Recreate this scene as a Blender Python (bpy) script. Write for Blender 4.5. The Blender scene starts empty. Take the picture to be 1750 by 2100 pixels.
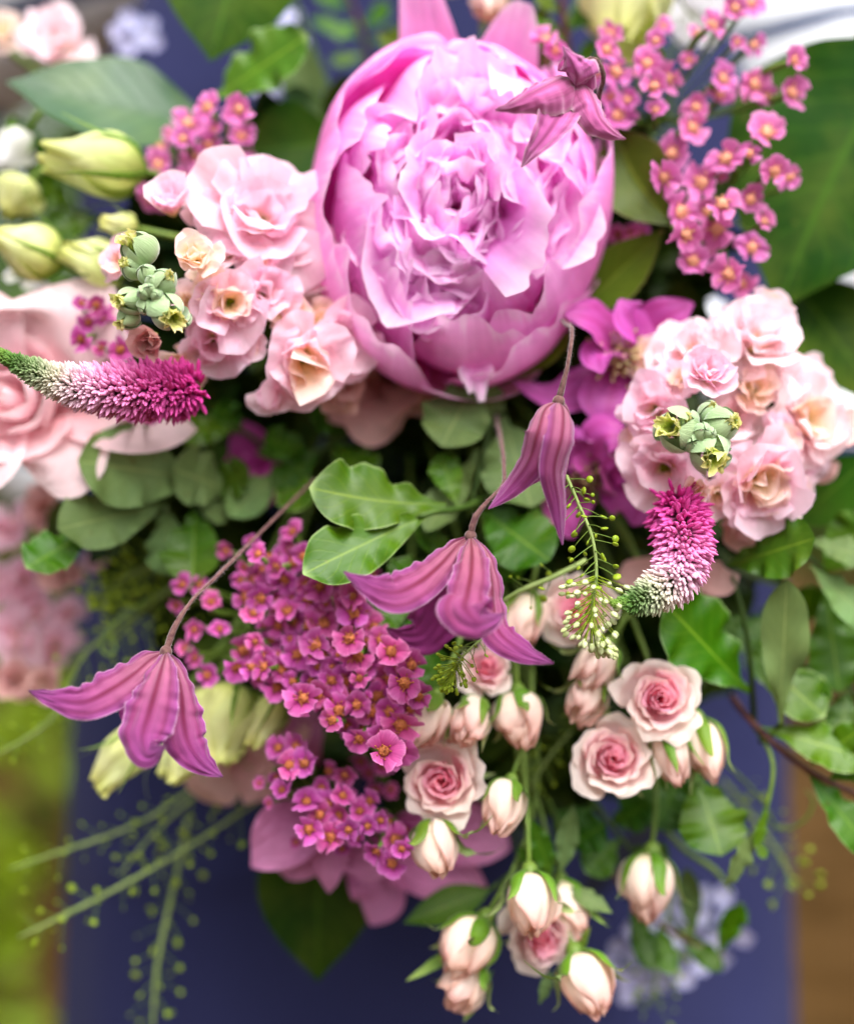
import bpy, math, random
import numpy as np
from mathutils import Vector, Matrix

# ------------------------------------------------------------------ camera, sky, sun, exposure
SC = bpy.context.scene
COL = SC.collection
Z0 = 1.12            # height of the middle of the bouquet above the ground (waist height)
D0 = 0.60            # camera to plane of focus
PX = 0.0002          # metres per layout pixel (1750 x 2100 layout) on the plane of focus
cam = bpy.data.cameras.new('camera')
cam.sensor_fit = 'VERTICAL'; cam.sensor_height = 36.0; cam.sensor_width = 36.0
cam.lens = 18.0 / (1050 * PX / D0)
cam.clip_start = 0.01; cam.clip_end = 200
cam.dof.use_dof = True; cam.dof.focus_distance = D0 + 0.004; cam.dof.aperture_fstop = 1.8
cam_o = bpy.data.objects.new('camera', cam); COL.objects.link(cam_o)
cam_o.location = (0, -D0, Z0); cam_o.rotation_euler = (math.radians(90), 0, 0)
SC.camera = cam_o

SUN_EL, SUN_AZ = 56, 158      # azimuth clockwise from +Y: from behind the camera, a little to its right
W = bpy.data.worlds.new('World'); SC.world = W; W.use_nodes = True
wn, wl = W.node_tree.nodes, W.node_tree.links
sky = wn.new('ShaderNodeTexSky'); sky.sky_type = 'NISHITA'; sky.sun_disc = False
sky.sun_elevation = math.radians(SUN_EL); sky.sun_rotation = math.radians(SUN_AZ)
sky.air_density = 1.0; sky.dust_density = 6.0; sky.ozone_density = 1.0
hs = wn.new('ShaderNodeHueSaturation'); hs.inputs['Saturation'].default_value = 0.12
wl.new(sky.outputs[0], hs.inputs['Color']); wl.new(hs.outputs[0], wn['Background'].inputs[0])
wn['Background'].inputs[1].default_value = 0.15
sun = bpy.data.lights.new('sun', 'SUN'); sun.energy = 1.5; sun.angle = math.radians(45); sun.color = (1, .965, .92)
sun_o = bpy.data.objects.new('sun', sun); COL.objects.link(sun_o)
_a, _e = math.radians(SUN_AZ), math.radians(SUN_EL)
_d = Vector((math.sin(_a) * math.cos(_e), math.cos(_a) * math.cos(_e), math.sin(_e)))
sun_o.rotation_euler = _d.to_track_quat('Z', 'Y').to_euler(); sun_o.location = _d * 5
SC.view_settings.view_transform = 'Standard'; SC.view_settings.look = 'None'
SC.view_settings.exposure = 1.10; SC.view_settings.gamma = 1.0; SC.view_settings.use_curve_mapping = False
SC.render.engine = 'CYCLES'; SC.cycles.use_denoising = True
SC.cycles.max_bounces = 12; SC.cycles.diffuse_bounces = 8; SC.cycles.transmission_bounces = 6

# ------------------------------------------------------------------ helpers
RNG = np.random.default_rng(7)
random.seed(7)
def K(y): return PX * (D0 + y) / D0
def P(u, v, y=0.0):
    k = K(y); return np.array([(u - 875) * k, y, Z0 + (1050 - v) * k])
def nrm(v):
    v = np.asarray(v, float); return v / (np.linalg.norm(v) + 1e-12)
def srgb(*c):
    o = []
    for x in c:
        x /= 255.0
        o.append(x / 12.92 if x <= .04045 else ((x + .055) / 1.055) ** 2.4)
    return tuple(o)
TIE = P(885, 560, .215)

def spline(ctrl, n):
    """chord-length Hermite spline through control rows (any number of columns; the first three are xyz)"""
    c = np.asarray(ctrl, float)
    if len(c) == 2: return c[0] + (c[1] - c[0]) * np.linspace(0, 1, n)[:, None]
    d = np.sqrt((np.diff(c[:, :3], axis=0) ** 2).sum(1)) + 1e-9
    k = np.concatenate([[0], np.cumsum(d)])
    m = np.zeros_like(c)
    m[1:-1] = ((c[1:-1] - c[:-2]) / d[:-1, None] * d[1:, None] + (c[2:] - c[1:-1]) / d[1:, None] * d[:-1, None]) / (d[:-1] + d[1:])[:, None]
    m[0] = (c[1] - c[0]) / d[0] * 1.5 - m[1] * .5; m[-1] = (c[-1] - c[-2]) / d[-1] * 1.5 - m[-2] * .5
    s = np.linspace(0, k[-1], n); i = np.clip(np.searchsorted(k, s, 'right') - 1, 0, len(d) - 1)
    t = ((s - k[i]) / d[i])[:, None]; h = d[i][:, None]
    return ((2*t**3 - 3*t**2 + 1) * c[i] + (t**3 - 2*t**2 + t) * h * m[i] + (-2*t**3 + 3*t**2) * c[i+1] + (t**3 - t**2) * h * m[i+1])

_gf = {}
def gridfaces(nt, ns, wrap=False):
    key = (nt, ns, wrap)
    if key not in _gf:
        f = []
        for a in range(nt - 1):
            for b in range(ns if wrap else ns - 1):
                b2 = (b + 1) % ns
                f.append((a*ns + b, a*ns + b2, (a+1)*ns + b2, (a+1)*ns + b))
        _gf[key] = f
    return _gf[key]

def join(*geos):
    V, F, U, o = [], [], [], 0
    for v, f, u in geos:
        V.append(v); U.append(u)
        F.extend([tuple(i + o for i in q) for q in f]) if o else F.extend(f)
        o += len(v)
    return np.concatenate(V), F, np.concatenate(U)

def make_mesh(name, geo, mat, origin=(0, 0, 0)):
    v, f, uv = geo
    me = bpy.data.meshes.new(name)
    me.from_pydata((np.asarray(v) - np.asarray(origin)).tolist(), [], f)
    n = len(me.loops); idx = np.empty(n, np.int32); me.loops.foreach_get('vertex_index', idx)
    l = me.uv_layers.new(name='UVMap'); l.data.foreach_set('uv', np.asarray(uv, np.float32)[idx].ravel())
    me.polygons.foreach_set('use_smooth', np.ones(len(me.polygons), bool))
    if mat: me.materials.append(mat)
    me.update()
    return me

def thing(name, label, cat, loc, group=None, kind=None):
    o = bpy.data.objects.new(name, None); COL.objects.link(o)
    o.empty_display_size = .01; o.location = Vector(loc)
    o['label'] = label; o['category'] = cat
    if group: o['group'] = group
    if kind: o['kind'] = kind
    return o
def origin_of(o):
    p = np.zeros(3)
    while o is not None: p += np.array(o.location); o = o.parent
    return p
def part(parent, name, geo, mat, kind=None, label=None):
    o = bpy.data.objects.new(name, make_mesh(name, geo, mat, origin_of(parent) if parent else (0, 0, 0)))
    COL.objects.link(o); o.parent = parent
    if kind: o['kind'] = kind
    if label: o['label'] = label
    return o
def subroot(parent, name, loc):
    o = bpy.data.objects.new(name, None); COL.objects.link(o); o.empty_display_size = .005
    o.parent = parent; o.location = Vector(np.asarray(loc) - origin_of(parent))
    return o
def single(name, geo, mat, label, cat=None, group=None, kind=None):
    c = np.asarray(geo[0]).mean(0)
    o = bpy.data.objects.new(name, make_mesh(name, geo, mat, c)); COL.objects.link(o); o.location = Vector(c)
    o['label'] = label
    if cat: o['category'] = cat
    if group: o['group'] = group
    if kind: o['kind'] = kind
    return o

def tube(ctrl, radii, n=14, ns=7, rough=0.0):
    c = np.asarray(ctrl, float)
    r = np.full(len(c), radii) if np.isscalar(radii) else np.asarray(radii, float)
    s = spline(np.column_stack([c, r]), n); p, r = s[:, :3], np.maximum(s[:, 3], 1e-5)
    T = np.gradient(p, axis=0); T /= np.linalg.norm(T, axis=1)[:, None] + 1e-12
    a = np.array([.31, .77, .55]); 
    V = []
    N = nrm(np.cross(T[0], a))
    for i in range(n):
        N = nrm(N - T[i] * N.dot(T[i])); B = np.cross(T[i], N)
        ang = np.linspace(0, 2*np.pi, ns, endpoint=False)
        rr = r[i] * (1 + rough * RNG.normal(size=ns)) if rough else r[i]
        V.append(p[i] + (np.cos(ang) * rr)[:, None] * N + (np.sin(ang) * rr)[:, None] * B)
    u = np.column_stack([np.tile(np.linspace(0, 1, ns), n), np.repeat(np.linspace(0, 1, n), ns)])
    F = list(gridfaces(n, ns, True))
    F.append(tuple(range(ns))[::-1]); F.append(tuple(range((n-1)*ns, n*ns)))
    return np.concatenate(V), F, u

def ribbon(ctrl, widths, face, ns=11, nt=26, cup=0.0, fold=0.0, wave=0.0, wfreq=4, edge=0.0, rib=0.0, twist=0.0, crinkle=0.0, seed=0, roll_edge=0.0):
    """a blade along a spine. ctrl rows xyz, widths = half widths per row (m), face = direction its upper side faces"""
    rg = np.random.default_rng(seed + 11)
    c = np.asarray(ctrl, float); w = np.asarray(widths, float)
    fa = np.asarray(face, float)
    if fa.ndim == 1: fa = np.tile(fa, (len(c), 1))
    S = spline(np.column_stack([c, w, fa]), nt)
    p, w, fa = S[:, :3], np.maximum(S[:, 3], 2e-5), S[:, 4:7]
    if w[-1] > .12 * w.max():      # a blunt end is rounded off
        q = np.clip((np.linspace(0, 1, nt) - .80) / .20, 0, 1); w = np.maximum(w * np.sqrt(np.clip(1 - q**2.2, 0, 1)), 1e-4)
    T = np.gradient(p, axis=0); T /= np.linalg.norm(T, axis=1)[:, None] + 1e-12
    N = fa - T * (fa * T).sum(1)[:, None]; N /= np.linalg.norm(N, axis=1)[:, None] + 1e-12
    B = np.cross(T, N)
    t = np.linspace(0, 1, nt)
    tw = np.interp(t, np.linspace(0, 1, np.size(twist)), np.atleast_1d(twist)) if np.size(twist) > 1 else twist * t
    ct, st = np.cos(tw)[:, None], np.sin(tw)[:, None]
    B, N = B * ct + N * st, N * ct - B * st
    s = np.linspace(-1, 1, ns)
    ph = rg.uniform(0, 6.28, 6)
    TT, SS = np.meshgrid(t, s, indexing='ij'); WW = w[:, None] + 0 * SS; A = np.abs(SS)
    side = np.where(SS > 0, 0.0, 1.7)
    wob = np.sin(2*np.pi*wfreq*TT + ph[0] + side) + .6 * np.sin(2*np.pi*wfreq*1.73*TT + ph[1] - side * 2)
    out = SS * WW * (1 + edge * wob * A**2)
    wm = w.max()
    up = cup * WW * SS**2 + fold * WW * A + wave * wm * A**1.6 * np.sin(np.pi * np.clip(TT, 0, 1)) ** .5 * wob
    if rib: up = up + rib * wm * (np.cos(SS * 3.0 * np.pi) * .5 + np.cos(SS * 6 * np.pi) * .25) * np.sin(np.pi * TT) ** .4
    if roll_edge: up = up - roll_edge * WW * np.clip((A - .7) / .3, 0, 1) ** 2
    if crinkle:
        for q in range(5):
            f1, f2 = rg.uniform(2, 9, 2); up = up + crinkle * wm * .35 * np.sin(f1 * SS * 2 + ph[q]) * np.sin(f2 * TT * 3 + ph[(q+2) % 6]) * (.3 + A)
    V = p[:, None, :] + out[..., None] * B[:, None, :] + up[..., None] * N[:, None, :]
    uv = np.column_stack([(SS * .5 + .5).ravel(), TT.ravel()])
    return V.reshape(-1, 3), gridfaces(nt, ns), uv

def frame(o, z, roll=0.0, up=(0, 0, 1), scale=1.0):
    """3x3 columns + origin: z along z, y as near to up as it goes"""
    z = nrm(z); up = np.asarray(up, float)
    if abs(z.dot(nrm(up))) > .97: up = np.array([0, -1., .1])
    x = nrm(np.cross(up, z)); y = np.cross(z, x)
    c, s = math.cos(roll), math.sin(roll)
    x, y = x * c + y * s, y * c - x * s
    return np.column_stack([x, y, z]) * scale, np.asarray(o, float)
def xf(geo, fr):
    return geo[0] @ fr[0].T + fr[1], geo[1], geo[2]

def rev_petal(profile, phi, dphi, ns=11, nt=13, spiral=.1, ruffle=0.0, rfreq=3, rnd=.2, notch=0.0, twist=0.0, seed=0, sx=1.0, sy=1.0, lip=0.0, dent=0.0):
    """petal wrapped round the flower axis: profile = (radius, height) from base to tip"""
    rg = np.random.default_rng(seed + 5)
    t, s = np.linspace(0, 1, nt), np.linspace(-1, 1, ns)
    TT, SS = np.meshgrid(t, s, indexing='ij'); A = np.abs(SS); ph = rg.uniform(0, 6.28, 6)
    nz = np.sin(SS * 5 + ph[3]) * .5 + np.sin(SS * 9.3 + ph[4]) * .35 + np.sin(SS * 17 + ph[5]) * .2
    te = TT * (1 - rnd * A**3 - notch * (.5 + nz) * TT**2)
    pr = np.column_stack([np.asarray(profile, float), np.zeros(len(profile))])
    sp = spline(pr, 60); g = np.linspace(0, 1, 60)
    r, h = np.interp(te, g, sp[:, 0]), np.interp(te, g, sp[:, 1])
    a = phi + SS * dphi * (.55 + .45 * np.sin(np.pi * np.clip(TT * .75, 0, 1))) + twist * te
    wv = np.sin(rfreq * SS * np.pi + ph[0]) + .5 * np.sin(rfreq * 1.9 * SS * np.pi + ph[1])
    low = np.sin(2.2 * SS + ph[1]) * np.sin(3 * TT + ph[2])
    r = r * (1 + spiral * SS) + ruffle * wv * te**3 + dent * low * te + lip * A**3 * te**2
    h = h + ruffle * .5 * np.sin(rfreq * 1.3 * SS * np.pi + ph[2]) * te**3 - lip * .6 * A**3 * te**3
    V = np.stack([r * np.cos(a) * sx, r * np.sin(a) * sy, h], -1)
    return V.reshape(-1, 3), gridfaces(nt, ns), np.column_stack([(SS*.5+.5).ravel(), TT.ravel()])

def bend_petal(L, Wd, th0, th1, phi=0.0, cup=.5, ruffle=0.0, rfreq=3, rnd=.35, notch=0.0, base=(0, 0), ns=11, nt=12, seed=0, shape='fan', twist=0.0, crinkle=0.0, bow=0.0):
    """free petal: leaves the axis at th0 (radians from the flower axis), ends at th1"""
    rg = np.random.default_rng(seed + 3)
    t, s = np.linspace(0, 1, nt), np.linspace(-1, 1, ns)
    TT, SS = np.meshgrid(t, s, indexing='ij'); A = np.abs(SS); ph = rg.uniform(0, 6.28, 6)
    nz = np.sin(SS * 4 + ph[3]) * .5 + np.sin(SS * 8.3 + ph[4]) * .4 + np.sin(SS * 15 + ph[5]) * .25
    te = TT * (1 - rnd * A**2.4 - notch * (.45 + nz) * TT**2)
    g = np.linspace(0, 1, 60); th = th0 + (th1 - th0) * g**1.3 + bow * np.sin(np.pi * g)
    cr = np.concatenate([[0], np.cumsum((np.sin(th[1:]) + np.sin(th[:-1])) / 2)]) / 59 * L
    cz = np.concatenate([[0], np.cumsum((np.cos(th[1:]) + np.cos(th[:-1])) / 2)]) / 59 * L
    R_, Z_, TH = np.interp(te, g, cr), np.interp(te, g, cz), np.interp(te, g, th)
    if shape == 'fan': wt = .10 + .90 * np.clip(TT, 0, 1) ** .75
    elif shape == 'oval': wt = .12 + .88 * np.sin(np.pi * np.clip(TT * .72 + .02, 0, 1)) ** .8
    else: wt = .2 + .8 * np.sin(np.pi * np.clip(TT * .93 + .04, 0, 1)) ** .7
    hw = Wd * .5 * wt
    wv = np.sin(rfreq * SS * np.pi + ph[0]) + .55 * np.sin(rfreq * 1.8 * SS * np.pi + ph[1] + 2 * TT)
    n = cup * hw * SS**2 + ruffle * L * wv * TT**2
    if crinkle:
        for q in range(4):
            f1, f2 = rg.uniform(2, 7, 2); n = n + crinkle * L * .3 * np.sin(f1 * SS * 1.5 + ph[q]) * np.sin(f2 * TT * 2 + ph[q+1])
    x = SS * hw
    r = R_ - np.cos(TH) * n; z = Z_ + np.sin(TH) * n
    if twist: 
        x, r = x * np.cos(twist * TT) - (r - R_) * np.sin(twist * TT), R_ + (r - R_) * np.cos(twist * TT) + x * np.sin(twist * TT)
    r = r + base[0]; z = z + base[1]
    c, s_ = math.cos(phi), math.sin(phi)
    V = np.stack([r * c - x * s_, r * s_ + x * c, z], -1)
    return V.reshape(-1, 3), gridfaces(nt, ns), np.column_stack([(SS*.5+.5).ravel(), TT.ravel()])

def ball(c, r, n=6, m=8, axis=(0, 0, 1), stretch=1.0, uvy=None):
    th = np.linspace(0.05, np.pi - .05, n); ph = np.linspace(0, 2*np.pi, m, endpoint=False)
    A, Bq = np.meshgrid(th, ph, indexing='ij')
    V = np.stack([np.sin(A) * np.cos(Bq) * r, np.sin(A) * np.sin(Bq) * r, np.cos(A) * r * stretch], -1).reshape(-1, 3)
    fr = frame(c, axis)
    f = list(gridfaces(n, m, True)); f.append(tuple(range(m))); f.append(tuple(range((n-1)*m, n*m))[::-1])
    uv = np.column_stack([(Bq / 6.2832).ravel(), (1 - A / np.pi).ravel()])
    if uvy is not None: uv[:, 1] = uvy
    return V @ fr[0].T + fr[1], f, uv

# ------------------------------------------------------------------ materials
MATS = {}
def _nt(name):
    m = bpy.data.materials.new(name); m.use_nodes = True
    nt = m.node_tree
    for n in list(nt.nodes): nt.nodes.remove(n)
    return m, nt.nodes, nt.links
def _math(N, L, op, a, b=None, c=None, clamp=False):
    n = N.new('ShaderNodeMath'); n.operation = op; n.use_clamp = clamp
    for i, x in enumerate((a, b, c)):
        if x is None: continue
        if isinstance(x, (int, float)): n.inputs[i].default_value = x
        else: L.new(x, n.inputs[i])
    return n.outputs[0]
def _mix(N, L, fac, a, b, mode='MIX'):
    n = N.new('ShaderNodeMix'); n.data_type = 'RGBA'; n.blend_type = mode
    for i, x in ((0, fac), (6, a), (7, b)):
        if isinstance(x, (int, float)): n.inputs[i].default_value = x
        elif isinstance(x, tuple): n.inputs[i].default_value = (*x[:3], 1)
        else: L.new(x, n.inputs[i])
    return n.outputs[2]
def _ramp(N, L, fac, stops):
    n = N.new('ShaderNodeValToRGB'); e = n.color_ramp.elements
    while len(e) > 1: e.remove(e[-1])
    e[0].position = stops[0][0]; e[0].color = (*stops[0][1], 1)
    for p, c in stops[1:]:
        q = e.new(p); q.color = (*c, 1)
    L.new(fac, n.inputs[0]); return n.outputs[0]

def petal_mat(name, stops, back=None, edge=None, edge_w=.75, stripes=None, vein=.16, vein_scale=26, trans=.35, rough=.5, sheen=.15, rand=.10, hue=.012, bump=.25, midrib=None, sideveins=0.0, spec=.35, tips=None, rim=None, spots=None):
    """stops: colours from base to tip. back: stops of the under side. stripes: (colour, strength) of ribs along the blade"""
    m, N, L = _nt(name)
    out = N.new('ShaderNodeOutputMaterial'); tc = N.new('ShaderNodeTexCoord')
    sep = N.new('ShaderNodeSeparateXYZ'); L.new(tc.outputs['UV'], sep.inputs[0]); s, t = sep.outputs[0], sep.outputs[1]
    oi = N.new('ShaderNodeObjectInfo'); geo = N.new('ShaderNodeNewGeometry')
    # fine streaks along the blade
    cx = N.new('ShaderNodeCombineXYZ'); L.new(_math(N, L, 'MULTIPLY', s, vein_scale), cx.inputs[0]); L.new(_math(N, L, 'MULTIPLY', t, 2.2), cx.inputs[1])
    L.new(_math(N, L, 'MULTIPLY', oi.outputs['Random'], 37.0), cx.inputs[2])
    nz = N.new('ShaderNodeTexNoise'); nz.inputs['Scale'].default_value = 1.0; nz.inputs['Detail'].default_value = 3; L.new(cx.outputs[0], nz.inputs['Vector'])
    n2 = N.new('ShaderNodeTexNoise'); n2.inputs['Scale'].default_value = 150.0; n2.inputs['Detail'].default_value = 3; L.new(geo.outputs['Position'], n2.inputs['Vector'])
    tt = _math(N, L, 'ADD', t, _math(N, L, 'MULTIPLY', _math(N, L, 'SUBTRACT', nz.outputs[0], .5), .25), clamp=True)
    col = _ramp(N, L, tt, stops)
    ab = _math(N, L, 'MULTIPLY', _math(N, L, 'ABSOLUTE', _math(N, L, 'SUBTRACT', s, .5)), 2.0)
    if back:
        colb = _ramp(N, L, tt, back)
    if stripes:
        c2, k = stripes
        w = _math(N, L, 'COSINE', _math(N, L, 'MULTIPLY', _math(N, L, 'SUBTRACT', s, .5), 2 * math.pi * 3.0))
        w2 = _math(N, L, 'POWER', _math(N, L, 'MULTIPLY_ADD', w, .5, .5), 2.0)
        inner = _math(N, L, 'SUBTRACT', 1.0, _math(N, L, 'POWER', ab, 3.0), clamp=True)
        f = _math(N, L, 'MULTIPLY', _math(N, L, 'MULTIPLY', w2, inner), k)
        col = _mix(N, L, f, col, c2)
    if edge:
        f = _math(N, L, 'DIVIDE', _math(N, L, 'SUBTRACT', _math(N, L, 'MAXIMUM', ab, t), edge_w), 1 - edge_w, clamp=True)
        col = _mix(N, L, _math(N, L, 'POWER', f, 1.6), col, edge)
    if rim:
        f = _math(N, L, 'DIVIDE', _math(N, L, 'SUBTRACT', ab, .93), .07, clamp=True)
        col = _mix(N, L, _math(N, L, 'MULTIPLY', f, .8), col, rim)
    if tips:
        f = _math(N, L, 'MULTIPLY', _math(N, L, 'DIVIDE', _math(N, L, 'SUBTRACT', t, .86), .14, clamp=True), _math(N, L, 'MULTIPLY', n2.outputs[0], 1.3))
        col = _mix(N, L, f, col, tips)
    if back: col = _mix(N, L, geo.outputs['Backfacing'], col, colb)
    if spots:      # small blemishes
        n3 = N.new('ShaderNodeTexNoise'); n3.inputs['Scale'].default_value = 210; n3.inputs['Detail'].default_value = 2; L.new(geo.outputs['Position'], n3.inputs['Vector'])
        f = _math(N, L, 'MULTIPLY', _math(N, L, 'SUBTRACT', n3.outputs[0], .70), 14.0, clamp=True)
        col = _mix(N, L, _math(N, L, 'MULTIPLY', f, .7), col, spots)
        n4 = N.new('ShaderNodeTexNoise'); n4.inputs['Scale'].default_value = 34; n4.inputs['Detail'].default_value = 4; L.new(geo.outputs['Position'], n4.inputs['Vector'])
        col = _mix(N, L, _math(N, L, 'MULTIPLY', _math(N, L, 'SUBTRACT', n4.outputs[0], .42, clamp=True), 1.6, clamp=True), col, _mix(N, L, .5, col, (.16, .20, .02)))
    hgt = nz.outputs[0]
    if midrib:
        f = _math(N, L, 'SUBTRACT', 1.0, _math(N, L, 'DIVIDE', ab, .055), clamp=True)
        col = _mix(N, L, _math(N, L, 'MULTIPLY', f, .8), col, midrib)
    if sideveins:
        x = _math(N, L, 'SUBTRACT', _math(N, L, 'MULTIPLY', t, 9.0), _math(N, L, 'MULTIPLY', ab, 2.4))
        x = _math(N, L, 'ADD', x, _math(N, L, 'MULTIPLY', n2.outputs[0], .5))
        w = _math(N, L, 'ABSOLUTE', _math(N, L, 'SUBTRACT', _math(N, L, 'FRACT', x), .5))
        f = _math(N, L, 'SUBTRACT', 1.0, _math(N, L, 'DIVIDE', w, .09), clamp=True)
        col = _mix(N, L, _math(N, L, 'MULTIPLY', f, sideveins), col, midrib or (.4, .5, .3))
        hgt = _math(N, L, 'SUBTRACT', hgt, _math(N, L, 'MULTIPLY', f, sideveins))
    # uneven tone
    v = _math(N, L, 'MULTIPLY_ADD', nz.outputs[0], vein * 2, 1 - vein)
    v = _math(N, L, 'MULTIPLY', v, _math(N, L, 'MULTIPLY_ADD', n2.outputs[0], .3, .85))
    v = _math(N, L, 'MULTIPLY', v, _math(N, L, 'MULTIPLY_ADD', oi.outputs['Random'], rand * 2, 1 - rand))
    h = N.new('ShaderNodeHueSaturation'); L.new(col, h.inputs['Color']); L.new(v, h.inputs['Value'])
    rnd2 = _math(N, L, 'FRACT', _math(N, L, 'MULTIPLY', oi.outputs['Random'], 7.31))
    L.new(_math(N, L, 'MULTIPLY_ADD', rnd2, hue * 2, .5 - hue), h.inputs['Hue'])
    col = h.outputs[0]
    b = N.new('ShaderNodeBump'); b.inputs['Strength'].default_value = bump; b.inputs['Distance'].default_value = .0006; L.new(hgt, b.inputs['Height'])
    pr = N.new('ShaderNodeBsdfPrincipled'); L.new(col, pr.inputs['Base Color']); L.new(b.outputs[0], pr.inputs['Normal'])
    pr.inputs['Roughness'].default_value = rough; pr.inputs['Specular IOR Level'].default_value = spec
    pr.inputs['Sheen Weight'].default_value = sheen; pr.inputs['Sheen Roughness'].default_value = .4
    tr = N.new('ShaderNodeBsdfTranslucent'); L.new(col, tr.inputs['Color']); L.new(b.outputs[0], tr.inputs['Normal'])
    mx = N.new('ShaderNodeMixShader'); mx.inputs[0].default_value = trans
    L.new(pr.outputs[0], mx.inputs[1]); L.new(tr.outputs[0], mx.inputs[2]); L.new(mx.outputs[0], out.inputs[0])
    MATS[name] = m
    return m

def solid_mat(name, c1, c2=None, scale=60, rough=.6, bump=.2, spec=.3, sheen=0.0, rand=.1, dist=.0005, stops=None):
    m, N, L = _nt(name)
    out = N.new('ShaderNodeOutputMaterial'); geo = N.new('ShaderNodeNewGeometry'); oi = N.new('ShaderNodeObjectInfo')
    nz = N.new('ShaderNodeTexNoise'); nz.inputs['Scale'].default_value = scale; nz.inputs['Detail'].default_value = 4; L.new(geo.outputs['Position'], nz.inputs['Vector'])
    f = _math(N, L, 'MULTIPLY_ADD', _math(N, L, 'SUBTRACT', nz.outputs[0], .5), 2.4, .5, clamp=True)
    col = _mix(N, L, f, c1, c2 or c1) if not stops else _ramp(N, L, f, stops)
    h = N.new('ShaderNodeHueSaturation'); L.new(col, h.inputs['Color']); L.new(_math(N, L, 'MULTIPLY_ADD', oi.outputs['Random'], rand * 2, 1 - rand), h.inputs['Value'])
    b = N.new('ShaderNodeBump'); b.inputs['Strength'].default_value = bump; b.inputs['Distance'].default_value = dist; L.new(nz.outputs[0], b.inputs['Height'])
    pr = N.new('ShaderNodeBsdfPrincipled'); L.new(h.outputs[0], pr.inputs['Base Color']); L.new(b.outputs[0], pr.inputs['Normal'])
    pr.inputs['Roughness'].default_value = rough; pr.inputs['Specular IOR Level'].default_value = spec
    pr.inputs['Sheen Weight'].default_value = sheen; pr.inputs['Sheen Roughness'].default_value = .4
    L.new(pr.outputs[0], out.inputs[0]); MATS[name] = m
    return m

M_PEONY = petal_mat('peony_petal', [(0, srgb(236, 76, 176)), (.35, srgb(246, 142, 218)), (.75, srgb(249, 160, 227)), (.95, srgb(251, 188, 237)), (1, srgb(253, 218, 245))], trans=.58, rough=.42, sheen=.12, vein=.10, vein_scale=18, rand=.06)
M_PEONY_IN = petal_mat('peony_petal_inner', [(0, srgb(244, 96, 192)), (.4, srgb(250, 160, 230)), (.72, srgb(252, 188, 240)), (1, srgb(254, 228, 250))], trans=.56, rough=.45, sheen=.12, vein=.08, vein_scale=14, rand=.05)
M_CLEM = petal_mat('clematis_sepal', [(0, srgb(140, 84, 96)), (.12, srgb(166, 98, 122)), (.5, srgb(158, 78, 124)), (.8, srgb(136, 52, 108)), (1, srgb(96, 42, 72))],
                   back=[(0, srgb(118, 22, 86)), (.6, srgb(138, 44, 114)), (1, srgb(126, 42, 104))], stripes=(srgb(108, 20, 54), .9), edge=srgb(142, 62, 132), edge_w=.40, rim=srgb(196, 152, 184), trans=.28, rough=.7, sheen=.3, vein=.30, vein_scale=50, rand=.04, bump=.8, spec=.2)
M_CLEM_DARK = petal_mat('clematis_sepal_velvety', [(0, srgb(164, 72, 116)), (.5, srgb(196, 100, 164)), (1, srgb(160, 70, 130))],
                   back=[(0, srgb(120, 14, 76)), (.6, srgb(152, 50, 110)), (1, srgb(140, 58, 106))], stripes=(srgb(116, 32, 74), .7), edge=srgb(176, 104, 150), edge_w=.7, rim=srgb(214, 180, 196), trans=.15, rough=.75, sheen=.9, vein=.28, vein_scale=30, rand=.04, bump=.7, spec=.2)
M_PURPLE = petal_mat('purple_sepal', [(0, srgb(166, 34, 124)), (.3, srgb(186, 64, 158)), (1, srgb(190, 86, 172))], back=[(0, srgb(172, 90, 150)), (1, srgb(190, 110, 168))], stripes=(srgb(170, 36, 120), .5), trans=.3, rough=.5, vein=.14)
M_MAUVE = petal_mat('mauve_sepal', [(0, srgb(180, 82, 140)), (.5, srgb(200, 118, 168)), (1, srgb(206, 136, 178))], trans=.3, rough=.55, vein=.1)
M_STOCK = petal_mat('stock_petal', [(0, srgb(226, 214, 120)), (.2, srgb(250, 228, 196)), (.45, srgb(249, 210, 222)), (1, srgb(250, 220, 236))], trans=.58, rough=.5, sheen=.1, vein=.08, vein_scale=18, rand=.05)
M_STOCKC = petal_mat('stock_petal_cream', [(0, srgb(214, 208, 100)), (.3, srgb(250, 234, 186)), (.7, srgb(251, 228, 208)), (1, srgb(250, 222, 218))], trans=.48, rough=.5, vein=.06, vein_scale=14, rand=.05)
M_STOCKP = petal_mat('stock_petal_pale', [(0, srgb(232, 222, 130)), (.22, srgb(252, 238, 206)), (.5, srgb(253, 228, 230)), (1, srgb(253, 232, 240))], trans=.5, rough=.5, vein=.06, vein_scale=14, rand=.05)
M_DUSKY = petal_mat('dusky_petal', [(0, srgb(206, 146, 140)), (.5, srgb(222, 170, 166)), (1, srgb(226, 182, 178))], trans=.36, rough=.6)
M_STOCKG = petal_mat('stock_petal_green', [(0, srgb(170, 194, 60)), (.6, srgb(216, 226, 110)), (1, srgb(240, 232, 166))], trans=.35, rough=.5)
M_STOCKS = petal_mat('stock_sepal', [(0, srgb(134, 166, 106)), (1, srgb(168, 192, 146))], trans=.1, rough=.85, sheen=.8, vein=.12, bump=.6, spec=.15)
M_LISI = petal_mat('lisianthus_petal', [(0, srgb(226, 158, 166)), (.4, srgb(246, 206, 214)), (1, srgb(250, 222, 228))], trans=.46, rough=.5, vein=.1, edge=srgb(240, 216, 218), edge_w=.85)
M_GBUD = petal_mat('green_bud_petal', [(0, srgb(150, 174, 64)), (.25, srgb(206, 216, 128)), (.7, srgb(232, 236, 176)), (1, srgb(206, 208, 116))], trans=.35, rough=.5, vein=.12, vein_scale=9)
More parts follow.
